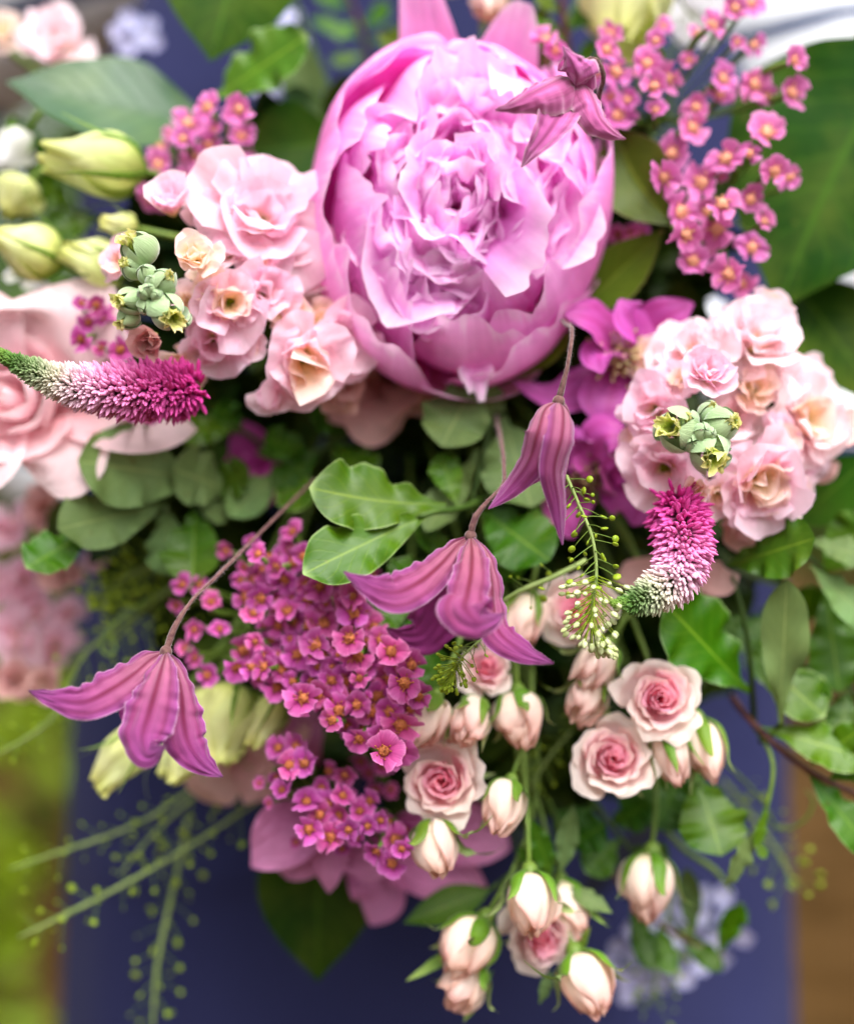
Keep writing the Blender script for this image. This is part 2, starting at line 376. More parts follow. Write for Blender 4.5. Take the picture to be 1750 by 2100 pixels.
M_ROSE_IN = petal_mat('rose_petal_heart', [(0, srgb(240, 124, 162)), (.6, srgb(248, 160, 188)), (1, srgb(251, 194, 212))], trans=.55, rough=.5, vein=.05)
M_ROSE_MID = petal_mat('rose_petal_middle', [(0, srgb(246, 172, 194)), (.6, srgb(251, 202, 214)), (1, srgb(252, 224, 226))], trans=.52, rough=.5, vein=.05, edge=srgb(250, 230, 220), edge_w=.9)
M_ROSE_OUT = petal_mat('rose_petal_outer', [(0, srgb(246, 222, 200)), (.5, srgb(253, 232, 232)), (1, srgb(253, 238, 234))], back=[(0, srgb(246, 222, 204)), (.5, srgb(252, 230, 228)), (1, srgb(253, 238, 230))], trans=.5, rough=.5, vein=.06, edge=srgb(252, 240, 222), edge_w=.88, tips=srgb(232, 196, 150))
M_RBUD = petal_mat('rosebud_petal', [(0, srgb(224, 212, 150)), (.35, srgb(251, 240, 224)), (.72, srgb(251, 230, 220)), (1, srgb(240, 196, 184))], trans=.46, rough=.5, vein=.09, tips=srgb(150, 88, 60))
M_SEPAL = petal_mat('green_sepal', [(0, srgb(78, 118, 10)), (.6, srgb(92, 128, 24)), (1, srgb(124, 144, 64))], back=[(0, srgb(120, 146, 76)), (1, srgb(150, 166, 106))], trans=.2, rough=.5, vein=.12)
M_YAR = petal_mat('yarrow_petal', [(0, srgb(176, 70, 136)), (.35, srgb(206, 98, 168)), (.8, srgb(214, 114, 182)), (1, srgb(226, 142, 200))], trans=.4, rough=.55, vein=.12, rand=.12, hue=.012)
M_YARD = petal_mat('yarrow_petal_deep', [(0, srgb(150, 38, 108)), (.4, srgb(188, 70, 148)), (.8, srgb(200, 94, 168)), (1, srgb(216, 128, 190))], trans=.42, rough=.6, vein=.24, rand=.26, hue=.024, spec=.15)
M_DISC = solid_mat('yarrow_disc', srgb(116, 40, 44), srgb(196, 122, 62), scale=1500, rough=.7, bump=.6)
M_DISCP = solid_mat('yarrow_disc_pale', srgb(204, 128, 112), srgb(232, 176, 134), scale=1500, rough=.7, bump=.6)
M_GREEN = solid_mat('stem_green', srgb(84, 112, 36), srgb(106, 130, 52), scale=120, rough=.5)
M_STEMD = solid_mat('stem_dark_green', srgb(46, 72, 18), srgb(64, 88, 28), scale=120, rough=.55)
M_STEMB = solid_mat('stem_red_brown', srgb(72, 40, 36), srgb(104, 62, 52), scale=200, rough=.5)
M_STEMP = solid_mat('stem_downy', srgb(78, 46, 50), srgb(112, 82, 76), scale=500, rough=.9, sheen=.25, bump=.6)
M_SPRAY = solid_mat('spray_pale', srgb(116, 138, 70), srgb(140, 158, 92), scale=120, rough=.6)
M_THL = solid_mat('cress_green', srgb(112, 138, 14), srgb(146, 166, 36), scale=300, rough=.5)
M_THLP = solid_mat('cress_pale', srgb(190, 204, 130), srgb(214, 220, 176), scale=400, rough=.6)
M_STAMEN = solid_mat('stamen', srgb(186, 166, 110), srgb(220, 206, 160), scale=400, rough=.7)
M_STAMENB = solid_mat('stamen_brown', srgb(120, 84, 66), srgb(176, 146, 104), scale=400, rough=.7)
def leaf_mat(name, c0, c1, rib, under, rough=.32, trans=.24, side=.25, spec=.16, bl=.30, **k):
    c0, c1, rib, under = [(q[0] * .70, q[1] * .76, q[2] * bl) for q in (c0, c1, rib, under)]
    return petal_mat(name, [(0, c0), (.5, c1), (1, c0)], back=[(0, under), (1, under)], midrib=rib, sideveins=side, trans=trans, rough=rough, sheen=0, vein=.07, vein_scale=8, spec=spec, bump=.35, rand=.16, hue=.014, spots=(.10, .07, .02), **k)
M_PITT = leaf_mat('pittosporum_leaf', srgb(60, 106, 10), srgb(72, 118, 16), srgb(142, 172, 66), srgb(124, 146, 92), rough=.34, side=.22, spec=.22, edge=srgb(150, 180, 110), edge_w=.93)
M_PITTD = leaf_mat('pittosporum_leaf_dark', srgb(52, 96, 26), srgb(62, 106, 34), srgb(120, 150, 66), srgb(110, 134, 84), rough=.36, side=.2, spec=.2)
M_SAGE = leaf_mat('sage_leaf', srgb(108, 132, 92), srgb(118, 142, 104), srgb(156, 172, 122), srgb(140, 158, 114), rough=.5, side=.15, spec=.12, bl=.52)
M_SALAL = leaf_mat('salal_leaf', srgb(26, 60, 0), srgb(33, 68, 1), srgb(70, 104, 26), srgb(94, 120, 46), rough=.5, side=.4, trans=.2, spec=.06)
M_OLIVE = leaf_mat('olive_leaf', srgb(84, 104, 30), srgb(94, 112, 40), srgb(140, 150, 76), srgb(120, 130, 70), rough=.42, side=.2, edge=srgb(150, 140, 90), edge_w=.94)
M_GREY = leaf_mat('greygreen_leaf', srgb(54, 84, 56), srgb(64, 94, 70), srgb(44, 74, 40), srgb(96, 118, 86), rough=.4, side=.7, trans=.12, spec=.3, bl=.6)
M_SHADE_LEAF = leaf_mat('deep_leaf', srgb(18, 40, 10), srgb(24, 48, 12), srgb(36, 60, 22), srgb(26, 44, 16), rough=.5, side=.1, trans=.05, spec=.15)  # leaf green darkened to paint in the shade inside the bunch
M_LILAC = petal_mat('lilac_petal', [(0, srgb(226, 222, 240)), (1, srgb(176, 176, 226))], trans=.4, rough=.5)
M_WHITE = petal_mat('white_petal', [(0, srgb(220, 222, 200)), (1, srgb(236, 234, 240))], trans=.4, rough=.5)

def fdir(dx=0.0, dz=0.0, toward=1.0): return nrm((dx, -toward, dz))
_jit = np.random.default_rng(99)
def stem_back(T, p, away, r=.0016, mat=None, name='stem', reach=.05):
    """stem from a flower's base, backwards and then down to where the bunch is tied"""
    p = np.asarray(p, float); j = _jit.normal(size=3) * np.array([.012, .006, .012])
    q = p + nrm(away) * reach
    q[1] = max(q[1], p[1] + reach * .5)
    e = TIE + j
    if e[1] < q[1] + .02: e[1] = q[1] + .02
    e[1] = min(e[1], .235)
    q[1] = min(q[1], e[1] - .005)
    return part(T, name, tube([p, q, q * .45 + e * .55 + np.array([0, .004, .004]), e, e + np.array([j[0] * 2, .004, -.10])], r, n=22, ns=7), mat or M_GREEN)

# ---------------------------------------------------------------- leaves
OV = np.array([[0, .03], [.06, .14], [.2, .62], [.38, .98], [.5, 1], [.65, .86], [.8, .55], [.92, .2], [1, .008]])
OB = np.array([[0, .05], [.12, .16], [.3, .52], [.5, .86], [.66, 1], [.8, .93], [.9, .68], [.96, .38], [1, .03]])
LA = np.array([[0, .05], [.1, .25], [.3, .8], [.5, 1], [.7, .8], [.88, .4], [1, .01]])
def leaf_geo(base, tip, hw, prof=OV, face=(0, -1, .45), bow=0.0, side=0.0, wave=0.0, wfreq=2.5, edge=0.0, cup=.12, fold=.12, twist=0.0, seed=0, ns=13, nt=30, crinkle=0.0):
    """base, tip: (u, v, y) layout points; hw half width and side/bow offsets in layout pixels"""
    b, t = P(*base), P(*tip); k = K((base[2] + tip[2]) / 2)
    d = t - b; F = nrm(face); sd = nrm(np.cross(d, F))
    tt = np.linspace(0, 1, 7)
    c = b + d * tt[:, None] + (np.sin(np.pi * tt) * side * k)[:, None] * sd + (np.sin(np.pi * tt * .9) * bow * k)[:, None] * F
    w = np.interp(tt, prof[:, 0], prof[:, 1]) * hw * k
    nt_ = nt
    g = np.linspace(0, 1, nt_)
    S = spline(c, nt_)
    w = np.interp(g, prof[:, 0], prof[:, 1]); ker = np.array([.25, .5, .25]); 
    wp = np.convolve(np.pad(w, 1, 'edge'), ker, 'valid'); w = np.concatenate([[w[0]], wp[1:-1], [w[-1]]]) * hw * k
    return ribbon(S, w, F, ns=ns, nt=nt_, cup=cup, fold=fold, wave=wave, wfreq=wfreq, edge=edge, twist=twist, seed=seed, crinkle=crinkle)
def leaf(T, base, tip, hw, mat, **k):
    return part(T, 'leaf', leaf_geo(base, tip, hw, **k), mat)
PIT = dict(prof=OB, wave=.15, wfreq=3.3, edge=.05, cup=.0, fold=.1)
def lone_leaf(name, label, base, tip, hw, mat, stem=True, **k):
    """one leaf on its own stalk"""
    T = thing(name, label, 'leaf', P(*base))
    leaf(T, base, tip, hw, mat, **k)
    if stem: stem_back(T, P(*base), nrm(P(*base) - P(*tip)) * .6 + np.array([0, .8, 0]), .0013, M_STEMD, 'stalk', .03)
    return T
def sprig(name, label, stem_pts, leaves, mat_stem=None, r=.0014, group=None):
    """leafy twig: stem through layout points, leaves = list of (base, tip, hw, mat, kwargs)"""
    pts = [P(*p) for p in stem_pts]
    T = thing(name, label, 'sprig', pts[0], group)
    part(T, 'stem', tube(pts, [r * 1.2] + [r] * (len(pts) - 2) + [r * .6], n=20, ns=7), mat_stem or M_STEMD)
    for i, (b, t, hw, mat, kw) in enumerate(leaves):
        leaf(T, b, t, hw, mat, seed=i * 13 + int(b[0]), **kw)
    return T

# ---------------------------------------------------------------- roses
def rose(label, u, v, y, rpx, d, roll=0.0, seed=0, n=24, heart=1.0, stem=True, group=None, name='rose'):
    R = 1.02 * rpx * K(y); c = P(u, v, y); rg = np.random.default_rng(seed)
    fr = frame(c, d, roll, scale=R)
    base = c - nrm(d) * R * .75
    T = thing(name, label, 'rose', base, group)
    for i in range(n):
        f = i / (n - 1)
        phi = i * 2.39996 + rg.normal() * .22
        rt = .05 + .70 * f ** 1.1
        ht = .44 - .50 * f ** 1.5
        op = f ** 2
        dph = 1.75 - 1.0 * f ** .6
        lipr = .05 + .36 * op
        prof = [(.04 + .06 * f, -.72), (rt * .75 + .10 * f, -.42), (rt * .98 + .04, -.10 - .25 * op), (rt + lipr * .35, ht - .10), (rt + lipr, ht - .10 * op)]
        g = rev_petal(prof, phi, dph, ns=17, nt=16, spiral=.12 * (1 - f * .4), ruffle=.014 + .035 * op, rfreq=rg.uniform(1.3, 2.2), notch=.03, rnd=.10 + .12 * f, seed=seed * 50 + i, lip=.10 * op, dent=.03)
        mat = M_ROSE_IN if f < .42 * heart else (M_ROSE_MID if f < .72 else M_ROSE_OUT)
        part(T, 'petal', xf(g, fr), mat)
    for i in range(5):
        g = bend_petal(1.05, .34, 1.9, 2.4 + rg.normal() * .3, phi=i * 1.2566 + .4, base=(.12, -.72), cup=.2, shape='lance', rnd=.5, ns=5, nt=10, seed=i, ruffle=.02)
        part(T, 'sepal', xf(g, fr), M_SEPAL)
    part(T, 'hip', ball(base - nrm(d) * R * .1, R * .2, axis=d, stretch=1.3), M_GREEN)
    if stem: stem_back(T, base - nrm(d) * R * .2, -nrm(d), .0013)
    return T

def rose_bud(label, bu, bv, by, tu, tv, ty, wpx, seed=0, opened=.25, sep_open=.5, sep_len=1.0, stem=True, group=None, spiky=True):
    """bud from its base point to its tip point (layout pixels)"""
    b, t = P(bu, bv, by), P(tu, tv, ty); rg0_ = np.random.default_rng(seed + 71); ax = t - b; b = b - ax * .02; t = t + ax * .04; ax = t - b; H = np.linalg.norm(ax); Wd = wpx * K(by) / H * rg0_.uniform(.90, 1.06)
    rg = np.random.default_rng(seed + 400); fr = frame(b, ax, rg.uniform(0, 6.28), scale=H)
    T = thing('rose_bud', label, 'rose bud', b, group)
    for i in range(7):
        f = i / 6
        op = opened * f
        op *= rg.uniform(.6, 1.5); prof = [(.02, -.02), (Wd * (.58 + .3 * f), .16), (Wd * (.74 + .26 * f), .40), (Wd * (.52 + .2 * f + .25 * op), .72 - .03 * f), (Wd * (.10 + .05 * f + 1.2 * op), 1.04 - .16 * f * rg.uniform(.5, 1.5) - .1 * op)]
        g = rev_petal(prof, i * 2.3 + rg.normal() * .2, 1.45 - .4 * f, ns=15, nt=15, spiral=.16, ruffle=.016 + .03 * f, rfreq=1.6, rnd=.20, notch=.04, seed=seed * 31 + i, lip=.08 * f, dent=.045)
        part(T, 'petal', xf(g, fr), M_RBUD)
    for i in range(5):
        a = i * 1.2566 + rg.uniform(0, .5)
        L = (.62 + rg.uniform(0, .25)) * sep_len
        so = sep_open * rg.uniform(.4, 1.4)
        so = so * (1.8 if rg.uniform() < .35 else .8)
        prof_r = [Wd * .35, Wd * 1.0, Wd * 1.10 + .08 * so, Wd * 1.0 + .32 * so, Wd * .95 + .62 * so]
        hh = [-.04, .14, .14 + L * .35, .14 + L * .65 - .1 * so, .14 + L * .9 - .35 * so]
        c = np.column_stack([np.array(prof_r) * math.cos(a), np.array(prof_r) * math.sin(a), hh])
        c[3:, 0] += rg.normal() * .05; c[3:, 1] += rg.normal() * .05
        wd = Wd * np.array([.20, .34, .24, .11, .010]) * rg.uniform(.8, 1.2)
        out = np.array([math.cos(a), math.sin(a), .25])
        part(T, 'sepal', xf(ribbon(c, wd, out, ns=7, nt=14, cup=-.35, wave=.05, wfreq=1.5, seed=seed + i), fr), M_SEPAL)
    part(T, 'hip', ball(b - nrm(ax) * H * .04, Wd * H * .36, axis=ax, stretch=1.2), M_GREEN)
    if stem: stem_back(T, b - nrm(ax) * H * .1, -nrm(ax), .0011, reach=.03)
    return T

# ---------------------------------------------------------------- lisianthus buds
def green_bud(label, bu, bv, by, tu, tv, ty, wpx, seed=0, opened=.1, stem=True, mat=None, group=None, name='lisianthus_bud'):
    b, t = P(bu, bv, by), P(tu, tv, ty); ax = t - b; H = np.linalg.norm(ax); Wd = wpx * K(by) / H
    rg = np.random.default_rng(seed + 900); fr = frame(b, ax, rg.uniform(0, 6.28), scale=H)
    T = thing(name, label, 'bud', b, group)
    for i in range(5):
        f = i / 4
        prof = [(.03, 0), (Wd * (.84 + .1 * f), .18), (Wd * (.92 + .1 * f), .42), (Wd * (.58 + .1 * f), .66), (Wd * (.30 + .05 * f + opened * .6 * f), .85), (Wd * (.18 + opened * f), 1 - .05 * f)]
        part(T, 'petal', xf(rev_petal(prof, i * 1.35, 1.15, ns=13, nt=16, spiral=.20, twist=1.1, ruffle=.022, rfreq=1.5, rnd=.12, notch=.06, seed=seed * 9 + i, dent=.10), fr), mat or M_GBUD)
    for i in range(5):
        a = i * 1.2566; sp_ = rg.uniform(.0, .35); rr = np.array([.04, Wd * 1.02, Wd * 1.14 + sp_ * .3, Wd * 1.2 + .05 + sp_]); hh = np.array([-.02, .14, .45, .75 + rg.uniform(-.1, .1)])
        c = np.column_stack([rr * math.cos(a), rr * math.sin(a), hh])
        part(T, 'sepal', xf(ribbon(c, np.array([.03, .035, .02, .003]), (math.cos(a), math.sin(a), .2), ns=5, nt=9, cup=-.3), fr), M_SEPAL)
    if stem: stem_back(T, b, -nrm(ax), .0017, reach=.04)
    return T

# ---------------------------------------------------------------- stock
def stock_floret(T, u, v, y, rpx, d, seed, openness=1.0, n=11, mat=None, mat_in=None, heart=True):
    n = int(n * 1.15); y = y + .008
    c = P(u, v, y); R = rpx * K(y); rg = np.random.default_rng(seed + 77)
    E = subroot(T, 'floret', c)
    fr = frame(c - nrm(d) * R * .28, d, rg.uniform(0, 6.28), scale=R)
    mat = mat or M_STOCK
    for i in range(n):
        f = 1 - i / max(1, n - 1)           # 1 outer .. 0 inner
        rs = rg.uniform(.84, 1.12)
        th = (.35 + 1.05 * f) * openness + rg.normal() * .10
        L = (.72 + .38 * f) * rg.uniform(.88, 1.1)
        g = bend_petal(L * rs, L * rs * rg.uniform(.95, 1.4), th * .55, th * 1.25 + rg.normal() * .32, phi=i * 2.39996 + rg.normal() * .2, cup=.15 + .5 * (1 - f) + rg.normal() * .3, ruffle=.045 + .045 * (1 - f), rfreq=rg.uniform(1.1, 2.0),
                       rnd=.34, notch=.03, base=(.05 + .04 * f, .0 + .14 * (1 - f)), ns=15, nt=12, seed=seed * 20 + i, twist=rg.normal() * .25, crinkle=.06)
        part(E, 'petal', xf(g, fr), (mat_in or mat) if f < .35 else mat)
    if heart:
        hs_ = [ball(fr[1] + fr[0] @ np.array([rg.normal() * .06, rg.normal() * .06, .10 + rg.uniform(0, .12)]), R * .075, 5, 6, axis=d, stretch=1.6) for _ in range(5)]
        part(E, 'heart', join(*hs_), M_THL)
    return E
def stock_bud(T, u, v, y, rpx, d, seed, L=2.0, show=.35):
    """downy green bud: four sepals closed over pale petals"""
    c = P(u, v, y); R = 1.3 * rpx * K(y); rg = np.random.default_rng(seed + 177)
    E = subroot(T, 'bud', c)
    fr = frame(c - nrm(d) * R * L * .5, d, rg.uniform(0, 6), scale=R)
    for i in range(4):
        prof = [(.12, 0), (.78, L * .14), (.96, L * .42), (.74 + show * .1, L * .72), (.06 + show * .52, L * (1.04 - show * .2))]
        part(E, 'sepal', xf(rev_petal(prof, i * 1.5708, .86, ns=9, nt=11, spiral=.10, rnd=.2, seed=seed + i, dent=.12), fr), M_STOCKS)
    if show > .15:
        for i in range(6):
            g = bend_petal(L * (.58 + .14 * show) * rg.uniform(.8, 1.15), rg.uniform(.6, 1.0), .05, .2 + rg.uniform(-.4, 1.1) * show, phi=i * 1.05, cup=1.0, ruffle=.08, rfreq=1.8, base=(.10 + .25 * show, L * .46), ns=9, nt=8, seed=seed * 3 + i, crinkle=.2, rnd=.3, notch=.15)
            part(E, 'petal', xf(g, fr), M_STOCKG)
    return E

# ---------------------------------------------------------------- yarrow
def yarrow_meshes(mat, key):
    out = []
    for k in range(9):
        rg = np.random.default_rng(k + 30); gs = []
        n = (5, 5, 4, 5, 6, 5, 4, 5, 3)[k]
        for i in range(n):
            L = rg.uniform(.72, 1.0)
            gs.append(bend_petal(L, L * rg.uniform(.98, 1.3), rg.uniform(.7, 1.0), 1.35 + rg.normal() * .32, phi=i * 6.2832 / (n if n > 3 else 4.4) + rg.normal() * .2, cup=rg.uniform(-.45, .25), ruffle=.05, rfreq=rg.uniform(1, 2.2), rnd=rg.uniform(.14, .3), notch=rg.uniform(.03, .12), base=(.10, -.08), ns=9, nt=7, seed=k * 10 + i, twist=rg.normal() * .25))
        out.append(make_mesh('yarrow_floret_' + key, join(*gs), mat))
    return out
def disc_mesh(mat, key):
    out = []
    for k in range(5):
        rg = np.random.default_rng(k + 4); gs = [ball((0, 0, .06), rg.uniform(.24, .31), 6, 9, stretch=.6)]
        for i in range(14):
            a = i * 2.39996 + rg.normal() * .3; r = .36 * math.sqrt((i + .5) / 14) * rg.uniform(.8, 1.15)
            gs.append(tube([(r * math.cos(a), r * math.sin(a), .10), (r * 1.3 * math.cos(a), r * 1.3 * math.sin(a), .34 - r * .4 + rg.uniform(-.08, .08))], [.03, .045], n=3, ns=5))
        out.append(make_mesh('yarrow_disc_' + key, join(*gs), mat))
    return out
YM = {'deep': (yarrow_meshes(M_YARD, 'deep'), disc_mesh(M_DISC, 'deep')), 'pale': (yarrow_meshes(M_YAR, 'pale'), disc_mesh(M_DISCP, 'pale'))}
def yarrow(label, florets, base, tone='deep', lean=(0, 0), seed=0, root_px=None):
    """florets: list of (u, v, y, diameter_px)"""
    rg = np.random.default_rng(seed + 1); b = P(*base); b0 = np.array(b)
    T = thing('yarrow_head', label, 'yarrow', b)
    stalks = []
    for i, (u, v, y, dia) in enumerate(florets):
        c = P(u, v, y); d = nrm(fdir(lean[0] + rg.normal() * .42, lean[1] + rg.normal() * .42) + nrm(c - b) * .35)
        fl = bpy.data.objects.new('floret', YM[tone][0][rg.integers(0, 9)]); COL.objects.link(fl); fl.parent = T
        fr = frame(c, d, rg.uniform(0, 6.28)); m = Matrix(fr[0].tolist()).to_4x4()
        if rg.uniform() < .14: dia = dia * .62
        s = dia * (.53 if tone == 'deep' else .62) * K(y) * rg.uniform(.72, 1.15)
        fl.matrix_local = Matrix.Translation(Vector(c - b0)) @ m @ Matrix.Scale(s, 4)
        di = bpy.data.objects.new('disc', YM[tone][1][rg.integers(0, 5)]); COL.objects.link(di); di.parent = fl
        mid = c * .55 + b * .45 + np.array([0, .012, 0])
        stalks.append(tube([c - d * s * .02, c - d * s * .9, mid, b], [s * .16, s * .2, .0005, .0008], n=8, ns=5))
    part(T, 'stalks', join(*stalks), M_GREEN, kind='stuff')
    stem_back(T, b, (0, 1, 0), .0022, reach=.03)
    return T
def scatter(poly, step, seed=0, jit=.32):
    rg = np.random.default_rng(seed); poly = np.asarray(poly, float); out = []
    x0, y0 = poly.min(0); x1, y1 = poly.max(0); r = 0
    yy = y0
    while yy < y1:
        xx = x0 + (step * .5 if r % 2 else 0)
        while xx < x1:
            p = np.array([xx, yy]) + rg.normal(size=2) * step * jit * .5
            ins = False; j = len(poly) - 1
            for i in range(len(poly)):
                if (poly[i, 1] > p[1]) != (poly[j, 1] > p[1]) and p[0] < (poly[j, 0] - poly[i, 0]) * (p[1] - poly[i, 1]) / (poly[j, 1] - poly[i, 1]) + poly[i, 0]: ins = not ins
                j = i
            if ins: out.append(p)
            xx += step
        yy += step * .87; r += 1
    return out

# ---------------------------------------------------------------- veronica
def veronica_mat():
    m, N, L = _nt('veronica_buds')
    out = N.new('ShaderNodeOutputMaterial'); tc = N.new('ShaderNodeTexCoord'); sep = N.new('ShaderNodeSeparateXYZ'); L.new(tc.outputs['UV'], sep.inputs[0])
    a, t = sep.outputs[0], sep.outputs[1]
    geo = N.new('ShaderNodeNewGeometry')
    nz = N.new('ShaderNodeTexNoise'); nz.inputs['Scale'].default_value = 420; L.new(geo.outputs['Position'], nz.inputs['Vector'])
    tj = _math(N, L, 'ADD', t, _math(N, L, 'MULTIPLY', _math(N, L, 'SUBTRACT', nz.outputs[0], .5), .10), clamp=True)
    tip = _ramp(N, L, tj, [(0, srgb(128, 160, 60)), (.12, srgb(90, 130, 60)), (.20, srgb(150, 172, 120)), (.30, srgb(226, 222, 200)), (.42, srgb(240, 206, 222)), (.56, srgb(236, 160, 206)), (.75, srgb(222, 96, 174)), (1, srgb(206, 56, 148))])
    root = _ramp(N, L, tj, [(0, srgb(110, 146, 50)), (.3, srgb(66, 104, 50)), (.46, srgb(110, 130, 90)), (.58, srgb(206, 130, 176)), (1, srgb(180, 44, 124))])
    f = _math(N, L, 'DIVIDE', _math(N, L, 'SUBTRACT', a, .42), .12, clamp=True)
    col = _mix(N, L, f, root, tip)
    pr = N.new('ShaderNodeBsdfPrincipled'); L.new(col, pr.inputs['Base Color']); pr.inputs['Roughness'].default_value = .55; pr.inputs['Specular IOR Level'].default_value = .25
    tr = N.new('ShaderNodeBsdfTranslucent'); L.new(col, tr.inputs['Color'])
    mx = N.new('ShaderNodeMixShader'); mx.inputs[0].default_value = .22
    L.new(pr.outputs[0], mx.inputs[1]); L.new(tr.outputs[0], mx.inputs[2]); L.new(mx.outputs[0], out.inputs[0])
    return m
M_VER = veronica_mat()
def veronica(label, ctrl, radii, n=900, seed=0):
    """spike from its tip to its root end: ctrl layout points, radii px"""
    rg = np.random.default_rng(seed + 3)
    c = np.array([np.append(P(*p), r * K(p[2])) for p, r in zip(ctrl, radii)])
    S = spline(c, 200); T_ = np.gradient(S[:, :3], axis=0); T_ /= np.linalg.norm(T_, axis=1)[:, None]
    T = thing('veronica_spike', label, 'flower spike', c[-1, :3])
    part(T, 'spike_stem', tube(c[:, :3], c[:, 3] * .38, n=40, ns=9), M_GREEN)
    gs = []; nr = 5
    for i in range(n):
        t = ((i + .5) / n) ** .92; k = min(199, int(t * 199)); a = i * 2.39996
        p, r, tg = S[k, :3], S[k, 3], T_[k]
        N_ = nrm(np.cross(tg, (.2, .9, .35))); B = np.cross(tg, N_); o = N_ * math.cos(a) + B * math.sin(a)
        d = nrm(o * (1.0 if t > .12 else .5) - tg * (.95 - .35 * t) + rg.normal(size=3) * (.14 + .42 * max(0, t - .45)))
        Lb = r * rg.uniform(.45, .8) * (1 + .25 * max(0, t - .6)); w = (.00062 if t < .18 else .00062 + .0007 * min(1, (t - .18) / .35)) * rg.uniform(.65, .95)
        x = nrm(np.cross(d, (.3, .5, .8))); y = np.cross(d, x); b0 = p + o * r * .36
        V, U = [], []
        for q, (f, ww) in enumerate(((0, .35), (.3, .6), (.55, .95), (.8, .85), (1, .15))):
            for e in range(5):
                an = e * 1.2566; V.append(b0 + d * Lb * f + (x * math.cos(an) + y * math.sin(an)) * w * ww); U.append((f, t))
        gs.append((np.array(V), gridfaces(5, 5, True), np.array(U)))
    part(T, 'buds', join(*gs), M_VER, kind='stuff')
    return T

# ---------------------------------------------------------------- cress (thlaspi)
def cress(label, ctrl, n=26, ped=42, pod=11, seed=0, tip_n=0, r=.0011, t0=.05, t1=.95, droop=.3, tip_r=55, thick=None, mat=None):
    r = r * .6; pod = pod * .82
    rg = np.random.default_rng(seed + 8)
    c = np.array([P(*p) for p in ctrl]); S = spline(c, 120); T_ = np.gradient(S, axis=0); T_ /= np.linalg.norm(T_, axis=1)[:, None]
    T = thing('cress_sprig', label, 'sprig', c[0]); ky = K(ctrl[0][2])
    part(T, 'stem', tube(c, [r * 1.15] + [r] * (len(c) - 2) + [r * .5], n=40, ns=7), M_SPRAY)
    peds, pods = [], []
    for i in range(n):
        t = t0 + (t1 - t0) * (i + rg.uniform(0, .8)) / n; k = min(119, int(t * 119)); a = i * 2.39996
        tg = T_[k]; N_ = nrm(np.cross(tg, (.2, .9, .35))); B = np.cross(tg, N_); o = N_ * math.cos(a) + B * math.sin(a)
        L = ped * ky * rg.uniform(.7, 1.25); d = nrm(o + tg * .45)
        e = S[k] + d * L + np.array([0, 0, -L * droop * rg.uniform(0, 1)])
        peds.append(tube([S[k], S[k] + d * L * .55, e], [.0003, .00022, .00018], n=6, ns=4))
        pr = pod * .82 * ky * rg.uniform(.45, 1.15); ax = nrm(np.cross(d, rg.normal(size=3)))
        v, f, u = ball((0, 0, 0), pr, 6, 8, stretch=.38); fr = frame(e + d * pr * .9, ax)
        pods.append((v @ fr[0].T + fr[1], f, u))
    part(T, 'pedicels', join(*peds), M_GREEN, kind='stuff')
    part(T, 'pods', join(*pods), mat or M_THL, kind='stuff')
    if tip_n:
        peds, pods = [], []; R = tip_r * ky
        for i in range(tip_n):
            t = 1 - .42 * (i / tip_n) ** 1.0; k = min(119, int(t * 119)); a = i * 2.39996; tg = T_[k]
            N_ = nrm(np.cross(tg, (.2, .9, .35))); B = np.cross(tg, N_); o = N_ * math.cos(a) + B * math.sin(a)
            f = 1 - (i / tip_n)
            d = nrm(o * (.25 + 1.1 * (1 - f)) + tg * (.35 + 1.2 * f) + rg.normal(size=3) * .15)
            L = R * (.35 + .65 * min(1, (1 - f) * 2)) * rg.uniform(.8, 1.15); e = S[k] + d * L
            peds.append(tube([S[k], e], [.00028, .0002], n=3, ns=4)); pods.append(ball(e, R * .085 * rg.uniform(.8, 1.3), 5, 6, axis=d, stretch=1.35))
        part(T, 'tip_stalks', join(*peds), M_THL, kind='stuff'); part(T, 'tip_buds', join(*pods), M_THLP if tip_n > 60 else M_THL, kind='stuff')
    return T

# ================================================================= the setting
def ground():
    m, N, L = _nt('garden_soil')
    out = N.new('ShaderNodeOutputMaterial'); g = N.new('ShaderNodeNewGeometry')
    n1 = N.new('ShaderNodeTexNoise'); n1.inputs['Scale'].default_value = 4.5; n1.inputs['Detail'].default_value = 5; L.new(g.outputs['Position'], n1.inputs['Vector'])
    n2 = N.new('ShaderNodeTexNoise'); n2.inputs['Scale'].default_value = 40; n2.inputs['Detail'].default_value = 6; L.new(g.outputs['Position'], n2.inputs['Vector'])
    f = _math(N, L, 'MULTIPLY_ADD', _math(N, L, 'SUBTRACT', n1.outputs[0], .5), 2.6, .5, clamp=True)
    c = _ramp(N, L, f, [(0, srgb(60, 44, 18)), (.5, srgb(88, 66, 34)), (1, srgb(118, 94, 62))])
    c = _mix(N, L, .5, c, _ramp(N, L, n2.outputs[0], [(.3, srgb(50, 38, 16)), (.7, srgb(160, 130, 84))]), 'OVERLAY')
    b = N.new('ShaderNodeBump'); b.inputs['Distance'].default_value = .03; L.new(n2.outputs[0], b.inputs['Height'])
    p = N.new('ShaderNodeBsdfPrincipled'); p.inputs['Roughness'].default_value = .95; p.inputs['Specular IOR Level'].default_value = .05; L.new(c, p.inputs['Base Color']); L.new(b.outputs[0], p.inputs['Normal']); L.new(p.outputs[0], out.inputs[0])
    n = 60; x = np.linspace(-60, 60, n); X, Y = np.meshgrid(x, x, indexing='ij')
    Z = .04 * np.sin(X * .9) * np.cos(Y * .7) - .04
    V = np.stack([X, Y + 20, Z], -1).reshape(-1, 3)
    o = part(None, 'ground', (V, gridfaces(n, n), V[:, :2] * .1), m, kind='structure'); o['label'] = 'brown bare soil of the garden behind the bouquet'
